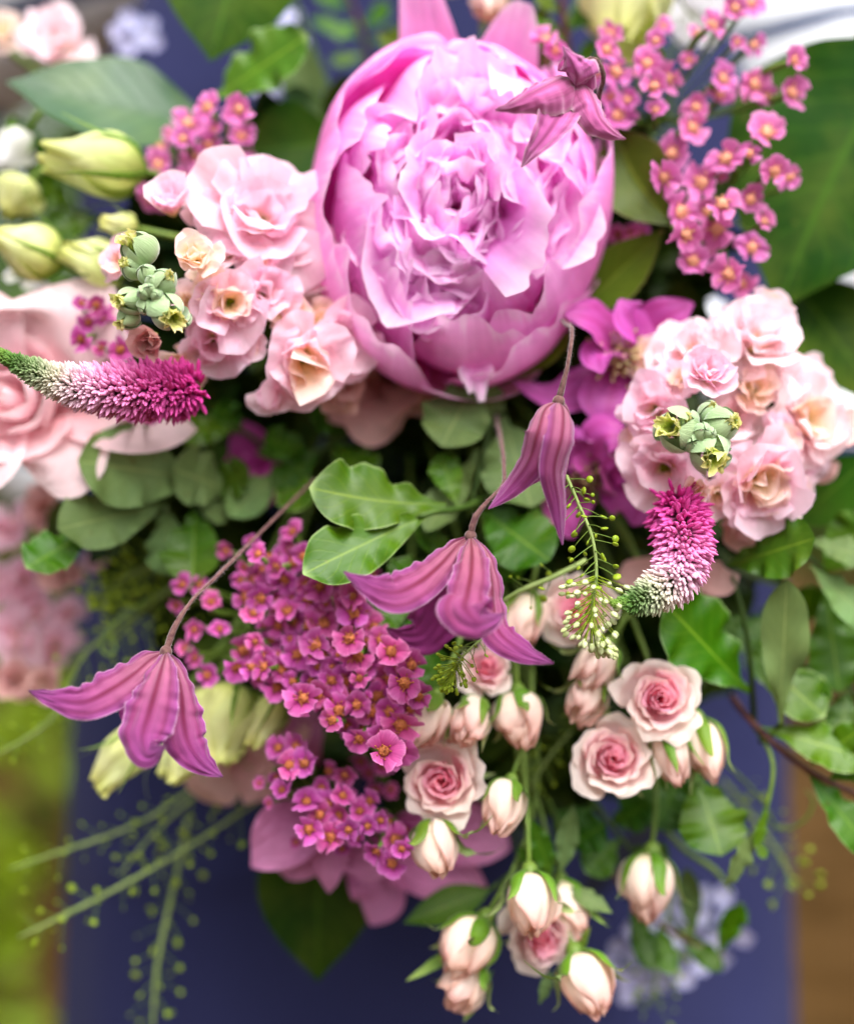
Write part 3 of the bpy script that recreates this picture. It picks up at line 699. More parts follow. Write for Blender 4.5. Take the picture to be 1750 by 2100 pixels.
ground()

def bush(name, label, x, y, rad, h, cols, n=420, leaf_l=.07, seed=0, stems=6):
    rg = np.random.default_rng(seed + 60); T = thing(name, label, 'plant', (x, y, 0))
    gs = []
    for i in range(n):
        q = nrm(rg.normal(size=3)); q *= rg.uniform(.55, 1) ** .5
        p = np.array([x + q[0] * rad, y + q[1] * rad, max(.03, h * .55 + q[2] * h * .45)])
        d = nrm(q * .8 + rg.normal(size=3) * .5 + np.array([0, 0, .1])); L = leaf_l * rg.uniform(.7, 1.3)
        sd = nrm(np.cross(d, rg.normal(size=3)))
        c = [p, p + d * L * .5 + np.array([0, 0, L * .08]), p + d * L - np.array([0, 0, L * .12])]
        gs.append(ribbon(c, [L * .04, L * .3, L * .02], np.cross(sd, d) + np.array([0, -.2, .5]), ns=3, nt=5, fold=.2))
    part(T, 'foliage', join(*gs), leaf_mat(name + '_leaf', cols[0], cols[1], cols[1], cols[1], rough=.45, side=0, trans=.3), kind='stuff')
    for i in range(stems):
        a = i * 6.28 / stems; e = np.array([x + math.cos(a) * rad * .6, y + math.sin(a) * rad * .6, h * .75])
        part(T, 'stem', tube([(x + math.cos(a) * .04, y + math.sin(a) * .04, -.02), (np.array([x, y, 0]) * .5 + e * .5), e], [.012, .009, .004], n=10, ns=6), M_STEMB)
    return T
def clump_shrub(name, label, clumps, foot, cols, leaf_l, seed):
    """open shrub: leaf clumps carried on bare stems. clumps: (x, y, z, radius, leaves)"""
    rg = np.random.default_rng(seed); T = thing(name, label, 'plant', foot); gs = []
    for (x, y, z, r, n) in clumps:
        for i in range(n):
            q = nrm(rg.normal(size=3)) * rg.uniform(.3, 1) ** .5; p = np.array([x, y, z]) + q * r; d = nrm(q + rg.normal(size=3) * .6); L = leaf_l * rg.uniform(.7, 1.3)
            gs.append(ribbon([p, p + d * L * .5, p + d * L - np.array([0, 0, L * .15])], [L * .04, L * .3, L * .02], rg.normal(size=3) * .6 + np.array([0, -.4, .8]), ns=3, nt=5, fold=.2))
        part(T, 'stem', tube([np.array(foot) - np.array([0, 0, .02]), np.array([x * .6 + foot[0] * .4, y, z * .55]), (x, y, z)], [.010, .008, .003], n=12, ns=6), M_STEMB)
    part(T, 'foliage', join(*gs), leaf_mat(name + '_leaf', cols[0], cols[1], cols[1], cols[1], rough=.45, side=0, trans=.3), kind='stuff')
clump_shrub('shrub', 'open shrub with bright green leaf clumps at the border beside the apron', [(-.66, 1.5, .86, .15, 170), (-.62, 1.35, .62, .075, 60), (-.60, 1.3, .485, .085, 80), (-.80, 1.5, .78, .14, 90), (-.85, 1.4, .5, .12, 70)], (-.72, 1.5, 0), (srgb(104, 138, 14), srgb(136, 164, 30)), .05, 3)
bush('dark_shrub', 'dark olive green shrub behind the open bright shrub', -1.35, 2.7, .75, 1.5, (srgb(52, 62, 18), srgb(74, 84, 28)), 700, .10, 3)
bush('seedling_plant', 'yellow and red leaved low plant growing on the brown soil', 1.55, 2.75, .30, .22, (srgb(150, 120, 24), srgb(150, 60, 40)), 160, .08, 4)
bush('hedge_plant', 'tall green shrub far behind on the soil', 3.4, 7.5, 2.2, 4.6, (srgb(70, 96, 40), srgb(96, 122, 60)), 2200, .24, 5)
bush('hedge_plant', 'broad green shrub far behind, beyond the dark shrub', -3.6, 7.0, 2.2, 4.6, (srgb(70, 100, 36), srgb(100, 128, 56)), 2200, .24, 6)

# ---------------------------------------------------------------- the person holding the bouquet
def cloth_mat(name, col, dark, stripe=None, rough=.85):
    m, N, L = _nt(name)
    out = N.new('ShaderNodeOutputMaterial'); g = N.new('ShaderNodeNewGeometry'); sp = N.new('ShaderNodeSeparateXYZ'); L.new(g.outputs['Position'], sp.inputs[0])
    n1 = N.new('ShaderNodeTexNoise'); n1.inputs['Scale'].default_value = 7; n1.inputs['Detail'].default_value = 4; L.new(g.outputs['Position'], n1.inputs['Vector'])
    wv = N.new('ShaderNodeTexNoise'); wv.inputs['Scale'].default_value = 900; L.new(g.outputs['Position'], wv.inputs['Vector'])
    c = _mix(N, L, n1.outputs[0], col, dark)
    if stripe:
        z = _math(N, L, 'ADD', sp.outputs[2], _math(N, L, 'MULTIPLY', sp.outputs[0], -.22))
        fr = _math(N, L, 'FRACT', _math(N, L, 'ADD', _math(N, L, 'DIVIDE', z, .046), _math(N, L, 'MULTIPLY', n1.outputs[0], .35)))
        f = _math(N, L, 'LESS_THAN', fr, .24); c = _mix(N, L, f, c, stripe)
    b = N.new('ShaderNodeBump'); b.inputs['Strength'].default_value = .4; b.inputs['Distance'].default_value = .0006; L.new(wv.outputs[0], b.inputs['Height'])
    p = N.new('ShaderNodeBsdfPrincipled'); p.inputs['Roughness'].default_value = rough; p.inputs['Specular IOR Level'].default_value = .06; p.inputs['Sheen Weight'].default_value = .03
    L.new(c, p.inputs['Base Color']); L.new(b.outputs[0], p.inputs['Normal']); L.new(p.outputs[0], out.inputs[0])
    return m
M_APRON = cloth_mat('navy_apron', srgb(48, 51, 88), srgb(32, 34, 66))
M_SHIRT = cloth_mat('striped_shirt', srgb(226, 228, 232), srgb(214, 217, 224), stripe=srgb(44, 58, 92))
M_TROUS = cloth_mat('dark_trousers', srgb(40, 40, 52), srgb(30, 30, 40))
M_SKIN = solid_mat('skin', srgb(206, 160, 134), srgb(216, 172, 148), scale=30, rough=.55)
def skin_obj(name, verts, edges, radii, mat, parent, root=0, lv=2):
    me = bpy.data.meshes.new(name); o0 = np.array(parent.location) if parent else np.zeros(3)
    me.from_pydata((np.array(verts) - o0).tolist(), edges, [])
    o = bpy.data.objects.new(name, me); COL.objects.link(o); o.parent = parent
    md = o.modifiers.new('skin', 'SKIN'); md.use_smooth_shade = True
    for i, r in enumerate(radii):
        sv = me.skin_vertices[0].data[i]; sv.radius = r if isinstance(r, tuple) else (r, r); sv.use_root = (i == root)
    s = o.modifiers.new('sub', 'SUBSURF'); s.levels = lv; s.render_levels = lv
    me.materials.append(mat)
    return o
def person():
    PY = .42
    T = thing('person', 'person in a striped white shirt and navy apron holding the bouquet', 'person', (0, PY, 0))
    hz = TIE[2]
    # arm paths, shoulder to wrist: one hand grips the stems, the other arm is turned back to the hip
    ARM = {1: [(.185, PY, 1.53), (.262, PY - .03, 1.42), (.31, PY - .01, 1.16), (.19, PY - .09, 1.19), (.06, TIE[1] + .03, hz + .01), (.03, TIE[1] + .012, hz + .012)],
           -1: [(-.185, PY, 1.53), (-.32, PY + .02, 1.49), (-.46, PY + .08, 1.38), (-.37, PY + .22, 1.20), (-.23, PY + .17, 1.10), (-.19, PY + .15, 1.08)]}
    V = [(0, PY, .98), (0, PY, 1.18), (0, PY, 1.40), (0, PY + .01, 1.56), (0, PY + .005, 1.64), (0, PY - .01, 1.72), (0, PY - .015, 1.80), (0, PY, 1.86)]
    E = [(i, i + 1) for i in range(7)]
    R = [(.14, .09), (.12, .085), (.14, .09), (.09, .07), (.05, .05), (.07, .085), (.078, .09), (.055, .07)]
    for sx in (-1, 1):
        b = len(V); V += ARM[sx]
        E += [(3, b), (b, b+1), (b+1, b+2), (b+2, b+3), (b+3, b+4), (b+4, b+5)]
        R += [.055, .045, .04, .036, .026, .03]
        if sx > 0: fing = [[(.012, TIE[1] - .018, hz + .042 - k * .02), (-.012, TIE[1] - .024, hz + .042 - k * .02), (-.026, TIE[1] - .010, hz + .039 - k * .02)] for k in range(4)]; th = [(.02, TIE[1] + .03, hz + .05), (0, TIE[1] + .03, hz + .07)]
        else: fing = [[(-.16, PY + .15, 1.09 - k * .018), (-.13, PY + .15, 1.085 - k * .018), (-.105 - .01 * abs(k - 1), PY + .145, 1.08 - k * .018)] for k in range(4)]; th = [(-.185, PY + .14, 1.04), (-.17, PY + .14, 1.015)]
        for q in fing:
            f = len(V); V += q; E += [(b+5, f), (f, f+1), (f+1, f+2)]; R += [.0095, .009, .0075]
        f = len(V); V += th; E += [(b+5, f), (f, f+1)]; R += [.011, .009]
        l = len(V); V += [(sx * .10, PY, .90), (sx * .105, PY - .01, .50), (sx * .105, PY + .02, .10), (sx * .11, PY - .13, .04)]
        E += [(0, l), (l, l+1), (l+1, l+2), (l+2, l+3)]; R += [.085, .06, .04, .035]
    skin_obj('body', V, E, R, M_SKIN, T)
    V = [(0, PY, .98), (0, PY, 1.16), (0, PY, 1.38), (0, PY + .01, 1.55), (0, PY + .008, 1.60)]
    E = [(0, 1), (1, 2), (2, 3), (3, 4)]; R = [(.16, .11), (.15, .105), (.175, .11), (.12, .09), (.075, .07)]
    for sx in (-1, 1):
        b = len(V); V += ARM[sx][:4] + [tuple(np.array(ARM[sx][3]) * .25 + np.array(ARM[sx][4]) * .75)]
        E += [(3, b), (b, b+1), (b+1, b+2), (b+2, b+3), (b+3, b+4)]; R += [.08, .084, .07, .055, .04]
    skin_obj('shirt', V, E, R, M_SHIRT, T)
    V, E, R = [(0, PY, .98)], [], [(.155, .11)]
    for sx in (-1, 1):
        l = len(V); V += [(sx * .10, PY, .88), (sx * .105, PY - .01, .50), (sx * .105, PY + .02, .10)]; E += [(0, l), (l, l+1), (l+1, l+2)]; R += [.10, .075, .06]
    skin_obj('trousers', V, E, R, M_TROUS, T)
    # apron: one cloth sheet with soft folds, wrapped round the front
    nt, ns = 110, 80; zt = np.linspace(1.54, .46, nt); s = np.linspace(-1, 1, ns)
    Zg, S = np.meshgrid(zt, s, indexing='ij')
    hw = np.interp(Zg, [.46, .98, 1.2, 1.38, 1.54], [.25, .236, .232, .230, .15])
    x = hw * np.sin(S * 1.35) / math.sin(1.35)
    y = PY - .148 + .125 * (1 - np.cos(S * 1.35)) - .03 * np.clip((1.0 - Zg) / .5, 0, 1)
    fold = .010 * np.sin(S * 7 + 3 * Zg) * np.clip((1.25 - Zg) / .4, .15, 1) + .004 * np.sin(S * 17 - 4 * Zg + 1) * np.clip((1.1 - Zg) / .4, 0, 1)
    for k, (z0, s0, sl) in enumerate([(1.02, -.25, .5), (.955, -.05, -.3), (.93, .35, .4), (1.0, .55, .8), (.90, -.5, .2)]):
        fold = fold - .004 * np.exp(-((Zg - z0 - sl * .08 * (S - s0)) / .008) ** 2) * np.exp(-((S - s0) / .35) ** 2)
    A = np.stack([x, y + fold, Zg], -1).reshape(-1, 3)
    o = part(T, 'apron', (A, gridfaces(nt, ns), np.column_stack([(S * .5 + .5).ravel(), Zg.ravel()])), M_APRON)
    sd = o.modifiers.new('cloth', 'SOLIDIFY'); sd.thickness = .0015; sd.offset = 0
    return T

person()

# ================================================================= the peony
def peony():
    y0 = .078; R = 303 * K(y0); c = P(945, 432, y0); d = fdir(-.03, .05)
    fr = frame(c, d, scale=R); SY = 1.20
    rg = np.random.default_rng(12)
    T = thing('peony', 'big double pink peony with ruffled petals in a round cup', 'peony', c - d * R)
    rad = math.radians
    def cup(phi, thend, dphi, rs, open_=0.0, ruf=.02, notch=.0, rf=2, rnd=.12, seed=0, dent=.03, lip=0.0, mat=None):
        th = np.radians(np.linspace(12, thend, 9)); r = rs * np.sin(th) * (1 + open_ * (th / th[-1]) ** 3); h = -rs * np.cos(th)
        g = rev_petal(list(zip(r, h)), rad(phi), rad(dphi), ns=25, nt=24, spiral=.045, ruffle=ruf, rfreq=rf, rnd=rnd, notch=notch, seed=seed, sy=SY, dent=dent, lip=lip)
        part(T, 'petal', xf(g, fr), mat or M_PEONY)
    # outer guard petals, anticlockwise from the east
    for k, (phi, te, dp, rs, op, nt_) in enumerate([(14, 126, 44, 1.0, 0, .02), (338, 132, 48, 1.02, -.02, .03), (300, 118, 40, 1.0, .02, .05), (262, 106, 42, 1.03, .04, .07), (222, 126, 40, 1.01, -.02, .04), (182, 126, 52, 1.02, -.01, .02), (140, 127, 46, 1.0, -.02, .03), (98, 110, 44, .93, .0, .03), (56, 112, 40, .93, .0, .03)]):
        cup(phi, te + (k * 37 % 11 - 5) * .8, dp, rs + (k * 29 % 7 - 3) * .012, op, .022, nt_ + .03, 1.4, .20, k + 1, .055)
    # torn petal ends hanging out at the foot of the cup
    for phi, L, Wd, hb, s in ((276, .34, .24, .12, 31),):
        g = bend_petal(L, Wd, .9, 1.7, rad(phi), cup=.5, ruffle=.05, rnd=.3, notch=.2, base=(.80, hb), ns=13, nt=12, seed=s)
        v = g[0].copy(); v[:, 1] *= SY
        part(T, 'petal', xf((v, g[1], g[2]), fr), M_PEONY_IN)
    # two petals sprung loose at the top
    for phi, L, Wd, th0, th1, s in ((103, 1.34, .50, 1.35, .95, 21), (70, 1.10, .62, 1.3, .9, 22)):
        g = bend_petal(L, Wd, th0, th1, rad(phi), cup=.45, ruffle=.015, rnd=.42, base=(.26, -.38), ns=21, nt=22, shape='oval', seed=s)
        v = g[0].copy(); v[:, 1] *= SY
        part(T, 'petal', xf((v, g[1], g[2]), fr), M_PEONY)
    # second and third rings: rounded petals folding in over the heart
    for i in range(10):
        cup(i * 36 + 14 + rg.normal() * 8, rg.uniform(116, 138), rg.uniform(24, 36), rg.uniform(.86, .95), rg.uniform(-.04, .03), .018, .05, rg.uniform(.8, 1.4), .26, 40 + i, .06, .03, M_PEONY)
    for i in range(13):
        cup(i * 28 + 4 + rg.normal() * 10, rg.uniform(120, 148), rg.uniform(20, 32), rg.uniform(.70, .86), rg.uniform(-.03, .08), .022, .06, rg.uniform(.8, 1.4), .28, 60 + i, .08, .04, M_PEONY_IN)
    # the ruffled heart: broad ruffled petals, the outer ones folding inwards, the inner ones standing
    n = 118
    for i in range(n):
        f = (max(0, i - 26) + .5) / (n - 26); rr = .74 * math.sqrt(f) * rg.uniform(.8, 1.1) if i >= 26 else rg.uniform(.0, .2); phi = i * 2.39996 + rg.normal() * .6
        L = rg.uniform(.42, .74) if i >= 26 else rg.uniform(.3, .5); Wd = L * rg.uniform(.75, 1.25)
        inward = rg.uniform() < (.30 + .35 * f if i >= 26 else .4)
        t0, t1 = (rg.uniform(-.1, .3), rg.uniform(-1.3, -.3)) if inward else (rg.uniform(-.1, .3), .3 + .6 * f + rg.normal() * .45)
        top = .64 - .22 * f + rg.normal() * .055
        hb = top - L * math.cos((t0 + t1) * .5) * .92
        g = bend_petal(L, Wd, t0, t1, phi + rg.normal() * .6, cup=rg.uniform(-.1, .7), ruffle=rg.uniform(.025, .065), rfreq=rg.uniform(.9, 1.8), rnd=.34, notch=rg.uniform(.0, .12), base=(rr * .78 + (.18 if inward else 0), hb), ns=17, nt=14, seed=200 + i, twist=rg.normal() * .3, crinkle=.06, shape='fan')
        v = g[0].copy(); v[:, 1] *= SY
        part(T, 'petal', xf((v, g[1], g[2]), fr), M_PEONY_IN)
    for i in range(5):
        g = bend_petal(.7, .5, 1.7, 1.2, i * 1.2566, cup=.5, base=(.1, -1.03), rnd=.4, seed=i); part(T, 'sepal', xf(g, fr), M_SEPAL)
    stem_back(T, c - d * R * 1.02, -d, .003, reach=.03)
peony()

# ================================================================= hanging clematis bells
M_DOWN = solid_mat('down', srgb(206, 176, 184), srgb(226, 204, 208), scale=200, rough=.9, bump=0)
def conv(f, ou, ov): return lambda pts: [(ou + p[0] * f, ov + p[1] * f) + tuple(p[2:]) for p in pts]
def clem(label, stem, sepals, sc, tf, mat, stem_r=(.0009, .0014), stamens=None, stem_mat=None, tail=True):
    st = [P(*q) for q in tf(stem)]
    T = thing('clematis', label, 'clematis', st[-1], 'clematis bells hanging in front of the bouquet')
    for i, (pts, w, face, kw) in enumerate(sepals):
        q = tf([p for p in pts]); c = [P(*a) for a in q]; ws = [x * 1.38 * sc * K(a[2]) for x, a in zip(w, q)]
        k = dict(ns=27, nt=64, cup=-.14, rib=.022, wave=.075, wfreq=6.3, edge=.035, crinkle=.075, seed=i + len(label)); k.update(kw)
        o = part(T, 'sepal', ribbon(c, ws, face, **k), mat)
    part(T, 'receptacle', ball(st[-1], .0026, 8, 10, axis=st[-2] - st[-1], stretch=1.1), stem_mat or M_STEMP)
    part(T, 'stem', tube(st, [stem_r[0]] * (len(st) - 2) + [stem_r[1]] * 2, n=50, ns=9, rough=.05), stem_mat or M_STEMP)
    # fine down on stem and sepal rims
    rg = np.random.default_rng(len(label)); V, F, U = [], [], []
    S = spline(np.array(st), 400)
    def hair(p, dv, L):
        sd = nrm(np.cross(dv, rg.normal(size=3))) * .00004; k = len(V); V.extend([p - sd, p + sd, p + dv * L]); F.append((k, k + 1, k + 2)); U.extend([(0, 0), (1, 0), (.5, 1)])
    for i in range(900):
        hair(S[int(400 * rg.uniform(.45, .998))], nrm(rg.normal(size=3)), rg.uniform(.0016, .0025))
    for o in [c_ for c_ in T.children if c_.name.startswith('sepal')]:
        co = np.empty(len(o.data.vertices) * 3); o.data.vertices.foreach_get('co', co); co = co.reshape(-1, 27, 3) + origin_of(T)
        for i in range(260):
            r_ = int(rg.uniform(0, 63)); e_ = rg.integers(0, 2) * 26; p = co[r_, e_] + (co[r_ + 1, e_] - co[r_, e_]) * rg.uniform(); out_ = nrm(co[r_, e_] - co[r_, 13])
            hair(p, nrm(out_ + rg.normal(size=3) * .5), rg.uniform(.0003, .0007))
    part(T, 'down', (np.array(V), F, np.array(U)), M_DOWN, kind='stuff')
    if stamens:
        b, e, n, spread = stamens; rg = np.random.default_rng(n); gs = []; b, e = [P(*q) for q in tf([b, e])]
        for i in range(n):
            j = rg.normal(size=3) * spread; gs.append(tube([b + j * .2, (b + e) / 2 + j * .6, e + j], [.0004, .00045, .0006], n=7, ns=5))
        part(T, 'stamens', join(*gs), M_STAMEN, kind='stuff')
    return T
# bell beside the open purple clematis: closed, long
clem('slim closed dusky pink clematis bell beside the open purple clematis',
     [(1290, -160, .16), (1370, -70, .09), (1425, -8, .045), (1462, 50, .012), (1455, 120, .004), (1432, 250, 0), (1408, 340, 0), (1390, 412, 0)],
     [([(1386, 414, 0), (1330, 440, -.006), (1278, 580, -.016), (1235, 720, -.012), (1130, 870, -.006), (1012, 990, -.006)], [10, 52, 76, 66, 42, 3], (-.55, -1, .2), dict(cup=-.45, rib=.04, wave=.025, edge=.012, crinkle=.03)),
      ([(1392, 414, 0), (1412, 450, -.008), (1408, 600, -.018), (1368, 770, -.016), (1392, 960, -.010), (1412, 1185, -.006)], [10, 48, 64, 56, 40, 3], (.30, -1, .1), dict(cup=-.45, rib=.04, wave=.025, edge=.012, crinkle=.03)),
      ([(1394, 414, .002), (1445, 470, .008), (1458, 600, .010), (1436, 760, .004), (1415, 900, 0), (1408, 1040, 0)], [10, 45, 58, 52, 36, 3], (.95, -.35, 0), dict(cup=-.45, rib=.04, wave=.025, edge=.012, crinkle=.03)),
      ([(1388, 414, .002), (1350, 470, .014), (1330, 600, .020), (1310, 720, .016), (1260, 800, .014), (1190, 880, .014)], [10, 50, 70, 60, 36, 3], (-.3, 1, 0), dict(cup=-.5))],
     .3808, conv(.3808, 615.1, 666.4), M_CLEM, stamens=((1385, 500, 0), (1370, 720, -.002), 14, .002))
# bell before the middle of the bunch: open, one sepal swept out over the yarrow
clem('open dusky pink clematis bell over the yarrow with a sepal swept wide',
     [(1000, 260, .18), (1050, 480, .09), (1080, 620, .05), (1096, 770, .025), (1080, 880, .008), (1000, 960, .002), (940, 1040, 0), (916, 1140, 0)],
     [([(908, 1144, 0), (850, 1185, -.004), (760, 1285, -.010), (640, 1385, -.016), (500, 1440, -.022), (360, 1400, -.024), (235, 1328, -.022)], [10, 34, 62, 84, 84, 44, 3], (-.12, -1, .30), dict(cup=-.12, wave=.09, twist=-.1)),
      ([(918, 1146, -.002), (924, 1230, -.012), (920, 1340, -.020), (900, 1450, -.026), (893, 1530, -.034), (950, 1590, -.036), (1020, 1590, -.032), (1098, 1552, -.028)], [14, 58, 76, 86, 112, 80, 48, 3], (-.05, -1, .15), dict(cup=-.22, rib=.03, wave=.06)),
      ([(926, 1146, 0), (985, 1220, -.002), (1030, 1370, -.006), (1040, 1520, -.008), (1070, 1650, -.012), (1180, 1745, -.014), (1365, 1822, -.012)], [10, 34, 52, 66, 76, 54, 3], (.55, -1, .25), dict(cup=-.25, wave=.07)),
      ([(914, 1146, .003), (850, 1300, .016), (790, 1450, .024), (730, 1570, .030), (640, 1680, .034), (540, 1675, .034), (465, 1628, .032)], [12, 60, 92, 104, 74, 40, 3], (.1, 1, .1), dict(cup=-.2, wave=.05))],
     .3808, conv(.3808, 615.1, 666.4), M_CLEM, stamens=((880, 1240, 0), (800, 1380, .002), 18, .0026))
# bell over the navy apron
clem('dusky pink clematis bell with curled sepal hanging over the navy apron',
     [(1470, -445, .075), (1310, -290, .055), (1150, -130, .035), (1010, 10, .02), (890, 130, .008), (815, 250, .002), (776, 360, 0)],
     [([(768, 362, 0), (720, 385, -.004), (630, 460, -.010), (520, 535, -.016), (400, 592, -.020), (270, 580, -.020), (135, 542, -.018)], [8, 36, 62, 76, 66, 40, 3], (-.1, -1, .35), dict(cup=-.14, wave=.09, twist=-.1)),
      ([(776, 364, -.002), (758, 430, -.010), (728, 540, -.018), (694, 660, -.022), (668, 760, -.026), (690, 836, -.030), (776, 794, -.032)], [10, 48, 78, 92, 84, 52, 3], (-.1, -1, .15), dict(cup=-.25, rib=.03)),
      ([(784, 364, 0), (822, 440, -.002), (850, 560, -.006), (858, 680, -.008), (880, 780, -.010), (940, 870, -.010), (1042, 944, -.008)], [8, 34, 58, 80, 74, 48, 3], (.5, -1, .25), dict(cup=-.3, rib=.03)),
      ([(774, 364, .004), (720, 450, .016), (670, 540, .024), (640, 640, .026), (660, 760, .022)], [10, 50, 70, 60, 3], (.1, 1, .1), dict(cup=-.2))],
     .4384, conv(.4384, 0, 1179), M_CLEM, stem_r=(.0007, .0013), stamens=((765, 460, 0), (740, 640, .002), 12, .002))
# star-shaped one before the peony
clem('velvety star-shaped clematis with pointed sepals in front of the peony',
     [(1500, 900, .16), (1550, 640, .06), (1588, 470, .022), (1606, 380, .014), (1560, 300, .010), (1505, 318, .008), (1488, 400, .008)],
     [([(1470, 440, .004), (1466, 430, -.006), (1468, 370, -.014), (1440, 300, -.016), (1396, 234, -.014)], [24, 62, 64, 36, 3], (-.15, -1, -.2), dict(cup=-.55, fold=-.45, rib=.02)),
      ([(1480, 430, .004), (1430, 395, -.004), (1340, 425, -.012), (1250, 468, -.016), (1150, 520, -.016), (1056, 560, -.014)], [20, 66, 78, 58, 32, 3], (-.3, -1, .35), dict(cup=-.6, rib=.02, roll_edge=.5)),
      ([(1490, 420, .004), (1520, 440, -.004), (1560, 520, -.010), (1590, 600, -.012), (1640, 655, -.012), (1720, 706, -.010)], [20, 58, 62, 54, 34, 3], (.5, -1, .2), dict(cup=-.6, rib=.02, roll_edge=.4)),
      ([(1450, 480, .006), (1410, 545, -.004), (1360, 620, -.010), (1305, 700, -.012), (1240, 780, -.012), (1188, 852, -.010)], [20, 66, 72, 52, 26, 3], (-.1, -1, -.1), dict(cup=.5, fold=.1, rib=.02))],
     .4028, conv(.4028, 589.5, 0), M_CLEM_DARK, stem_r=(.0011, .0013), stamens=((1450, 470, .006), (1425, 505, -.004), 12, .0016))

# ================================================================= open purple clematis
def open_clem(name, label, petals, heart, tf, sc, mat, base, stam_r=.012, cat='clematis', sm=None, kw0=None):
    q0 = tf([base])[0]; T = thing(name, label, cat, P(*q0))
    for i, (pts, w, face) in enumerate(petals):
        q = tf(pts); k = dict(ns=19, nt=30, cup=.10, wave=.07, wfreq=1.6, edge=.03, crinkle=.04, seed=i * 3 + len(label)); k.update(kw0 or {})
        part(T, 'sepal', ribbon([P(*a) for a in q], [x * (1.25 if mat is M_PURPLE else 1.0) * sc * K(a[2]) for x, a in zip(w, q)], face, **k), mat)
    if heart:
        h = P(*tf([heart])[0]); rg = np.random.default_rng(3); gs = []
        for i in range(60):
            d = nrm(rg.normal(size=3) * .75 + np.array([0, -1, 0])); L = stam_r * rg.uniform(.6, 1.1)
            gs.append(tube([h + np.array([0, .01, 0]), h + np.array([0, .01, 0]) + d * L * .6, h + np.array([0, .01, 0]) + nrm(d + np.array([0, -.6, 0])) * L * 1.2], [.0006, .0007, .0005], n=5, ns=5))
        part(T, 'stamens', join(*gs), sm or M_STAMEN, kind='stuff')
    stem_back(T, P(*q0), (0, 1, 0), .0013, M_STEMB, reach=.03)
tf = conv(.3556, 1127.7, 563.8)
open_clem('clematis', 'open purple clematis with cream stamens between peony and stock',
    [([(410, 440, .085), (330, 330, .070), (220, 250, .060), (78, 228, .055)], [60, 118, 100, 4], (-.2, -1, .45)),
     ([(400, 450, .085), (330, 430, .068), (280, 480, .058), (300, 568, .055)], [60, 100, 84, 6], (-.4, -1, 0)),
     ([(440, 430, .085), (480, 320, .072), (440, 220, .062), (400, 140, .062)], [60, 110, 90, 8], (0, -1, .5)),
     ([(470, 430, .085), (600, 300, .075), (710, 220, .070), (828, 165, .070)], [60, 110, 90, 4], (.2, -1, .4)),
     ([(430, 520, .085), (370, 640, .075), (340, 760, .07), (320, 880, .07)], [60, 130, 150, 40], (0, -1, .1)),
     ([(400, 530, .09), (230, 640, .082), (60, 700, .08), (-210, 620, .08)], [60, 110, 90, 4], (-.1, -1, .5)),
     ([(480, 520, .085), (560, 560, .08), (640, 640, .08), (700, 720, .08)], [60, 110, 90, 8], (.3, -1, .2))],
    (400, 455, .070), tf, .3556, M_PURPLE, (430, 470, .09), .017)
open_clem('clematis', 'shaded purple clematis with brown stamens below the cream-hearted one',
    [([(240, 1130, .085), (260, 1020, .070), (320, 930, .062), (480, 960, .062)], [50, 110, 110, 8], (0, -1, .5)),
     ([(260, 1130, .085), (330, 1060, .070), (400, 1010, .068), (560, 1040, .07)], [60, 130, 120, 20], (.2, -1, .3)),
     ([(230, 1130, .085), (160, 1020, .075), (130, 940, .07), (160, 880, .07)], [50, 90, 90, 10], (-.3, -1, .4)),
     ([(300, 1150, .085), (330, 1190, .07), (310, 1230, .064)], [60, 80, 6], (.2, -1, -.2)),
     ([(300, 1160, .09), (430, 1250, .08), (500, 1340, .078), (470, 1445, .078)], [60, 120, 120, 8], (.1, -1, .2)),
     ([(200, 1180, .09), (120, 1280, .085), (90, 1400, .08), (130, 1520, .08)], [60, 110, 100, 8], (-.2, -1, .2))],
    (215, 1140, .076), tf, .3556, M_PURPLE, (250, 1150, .10), .014, sm=M_STAMENB)
tf = conv(.3895, 461, 1281.5)
open_clem('clematis', 'large mauve pink clematis at the bottom edge above the dark leaf',
    [([(520, 980, .11), (420, 1010, .095), (300, 1130, .085), (140, 1275, .085)], [70, 150, 170, 30], (-.1, -1, .2)),
     ([(500, 1020, .11), (430, 1120, .10), (370, 1240, .095), (330, 1340, .095)], [60, 150, 150, 50], (0, -1, .3)),
     ([(560, 1080, .11), (560, 1180, .09), (550, 1290, .085), (550, 1412, .085)], [60, 100, 80, 4], (0, -1, .1)),
     ([(560, 1150, .11), (660, 1230, .09), (760, 1290, .085), (900, 1290, .085)], [60, 90, 70, 8], (.1, -1, .5)),
     ([(660, 1200, .12), (780, 1320, .11), (820, 1440, .11), (760, 1580, .11)], [60, 140, 130, 30], (0, -1, .2)),
     ([(760, 1180, .12), (950, 1220, .11), (1150, 1290, .11), (1380, 1390, .11)], [70, 160, 150, 30], (.1, -1, .2)),
     ([(900, 1100, .12), (1150, 1080, .115), (1350, 1120, .11), (1500, 1180, .11)], [70, 160, 150, 60], (.1, -1, .2)),
     ([(430, 760, .13), (400, 620, .12), (420, 500, .12), (470, 400, .12)], [60, 110, 110, 30], (0, -1, .2))],
    None, tf, .3895, M_MAUVE, (640, 1060, .13), kw0=dict(cup=.35, wave=.12, crinkle=.10))
tf = conv(1, 0, 0)
open_clem('clematis', 'small dark purple clematis deep in shade left of the wavy leaves',
    [([(540, 960, .13), (510, 910, .125), (490, 860, .12)], [14, 34, 6], (0, -1, .2)), ([(540, 960, .13), (570, 970, .12), (590, 950, .12)], [12, 28, 5], (0, -1, .3)),
     ([(540, 970, .13), (530, 1010, .12), (520, 1045, .12)], [14, 34, 8], (0, -1, .1)), ([(530, 950, .13), (490, 960, .125), (470, 930, .12)], [12, 26, 5], (-.2, -1, .1))], None, tf, 1, M_PURPLE, (540, 960, .135))

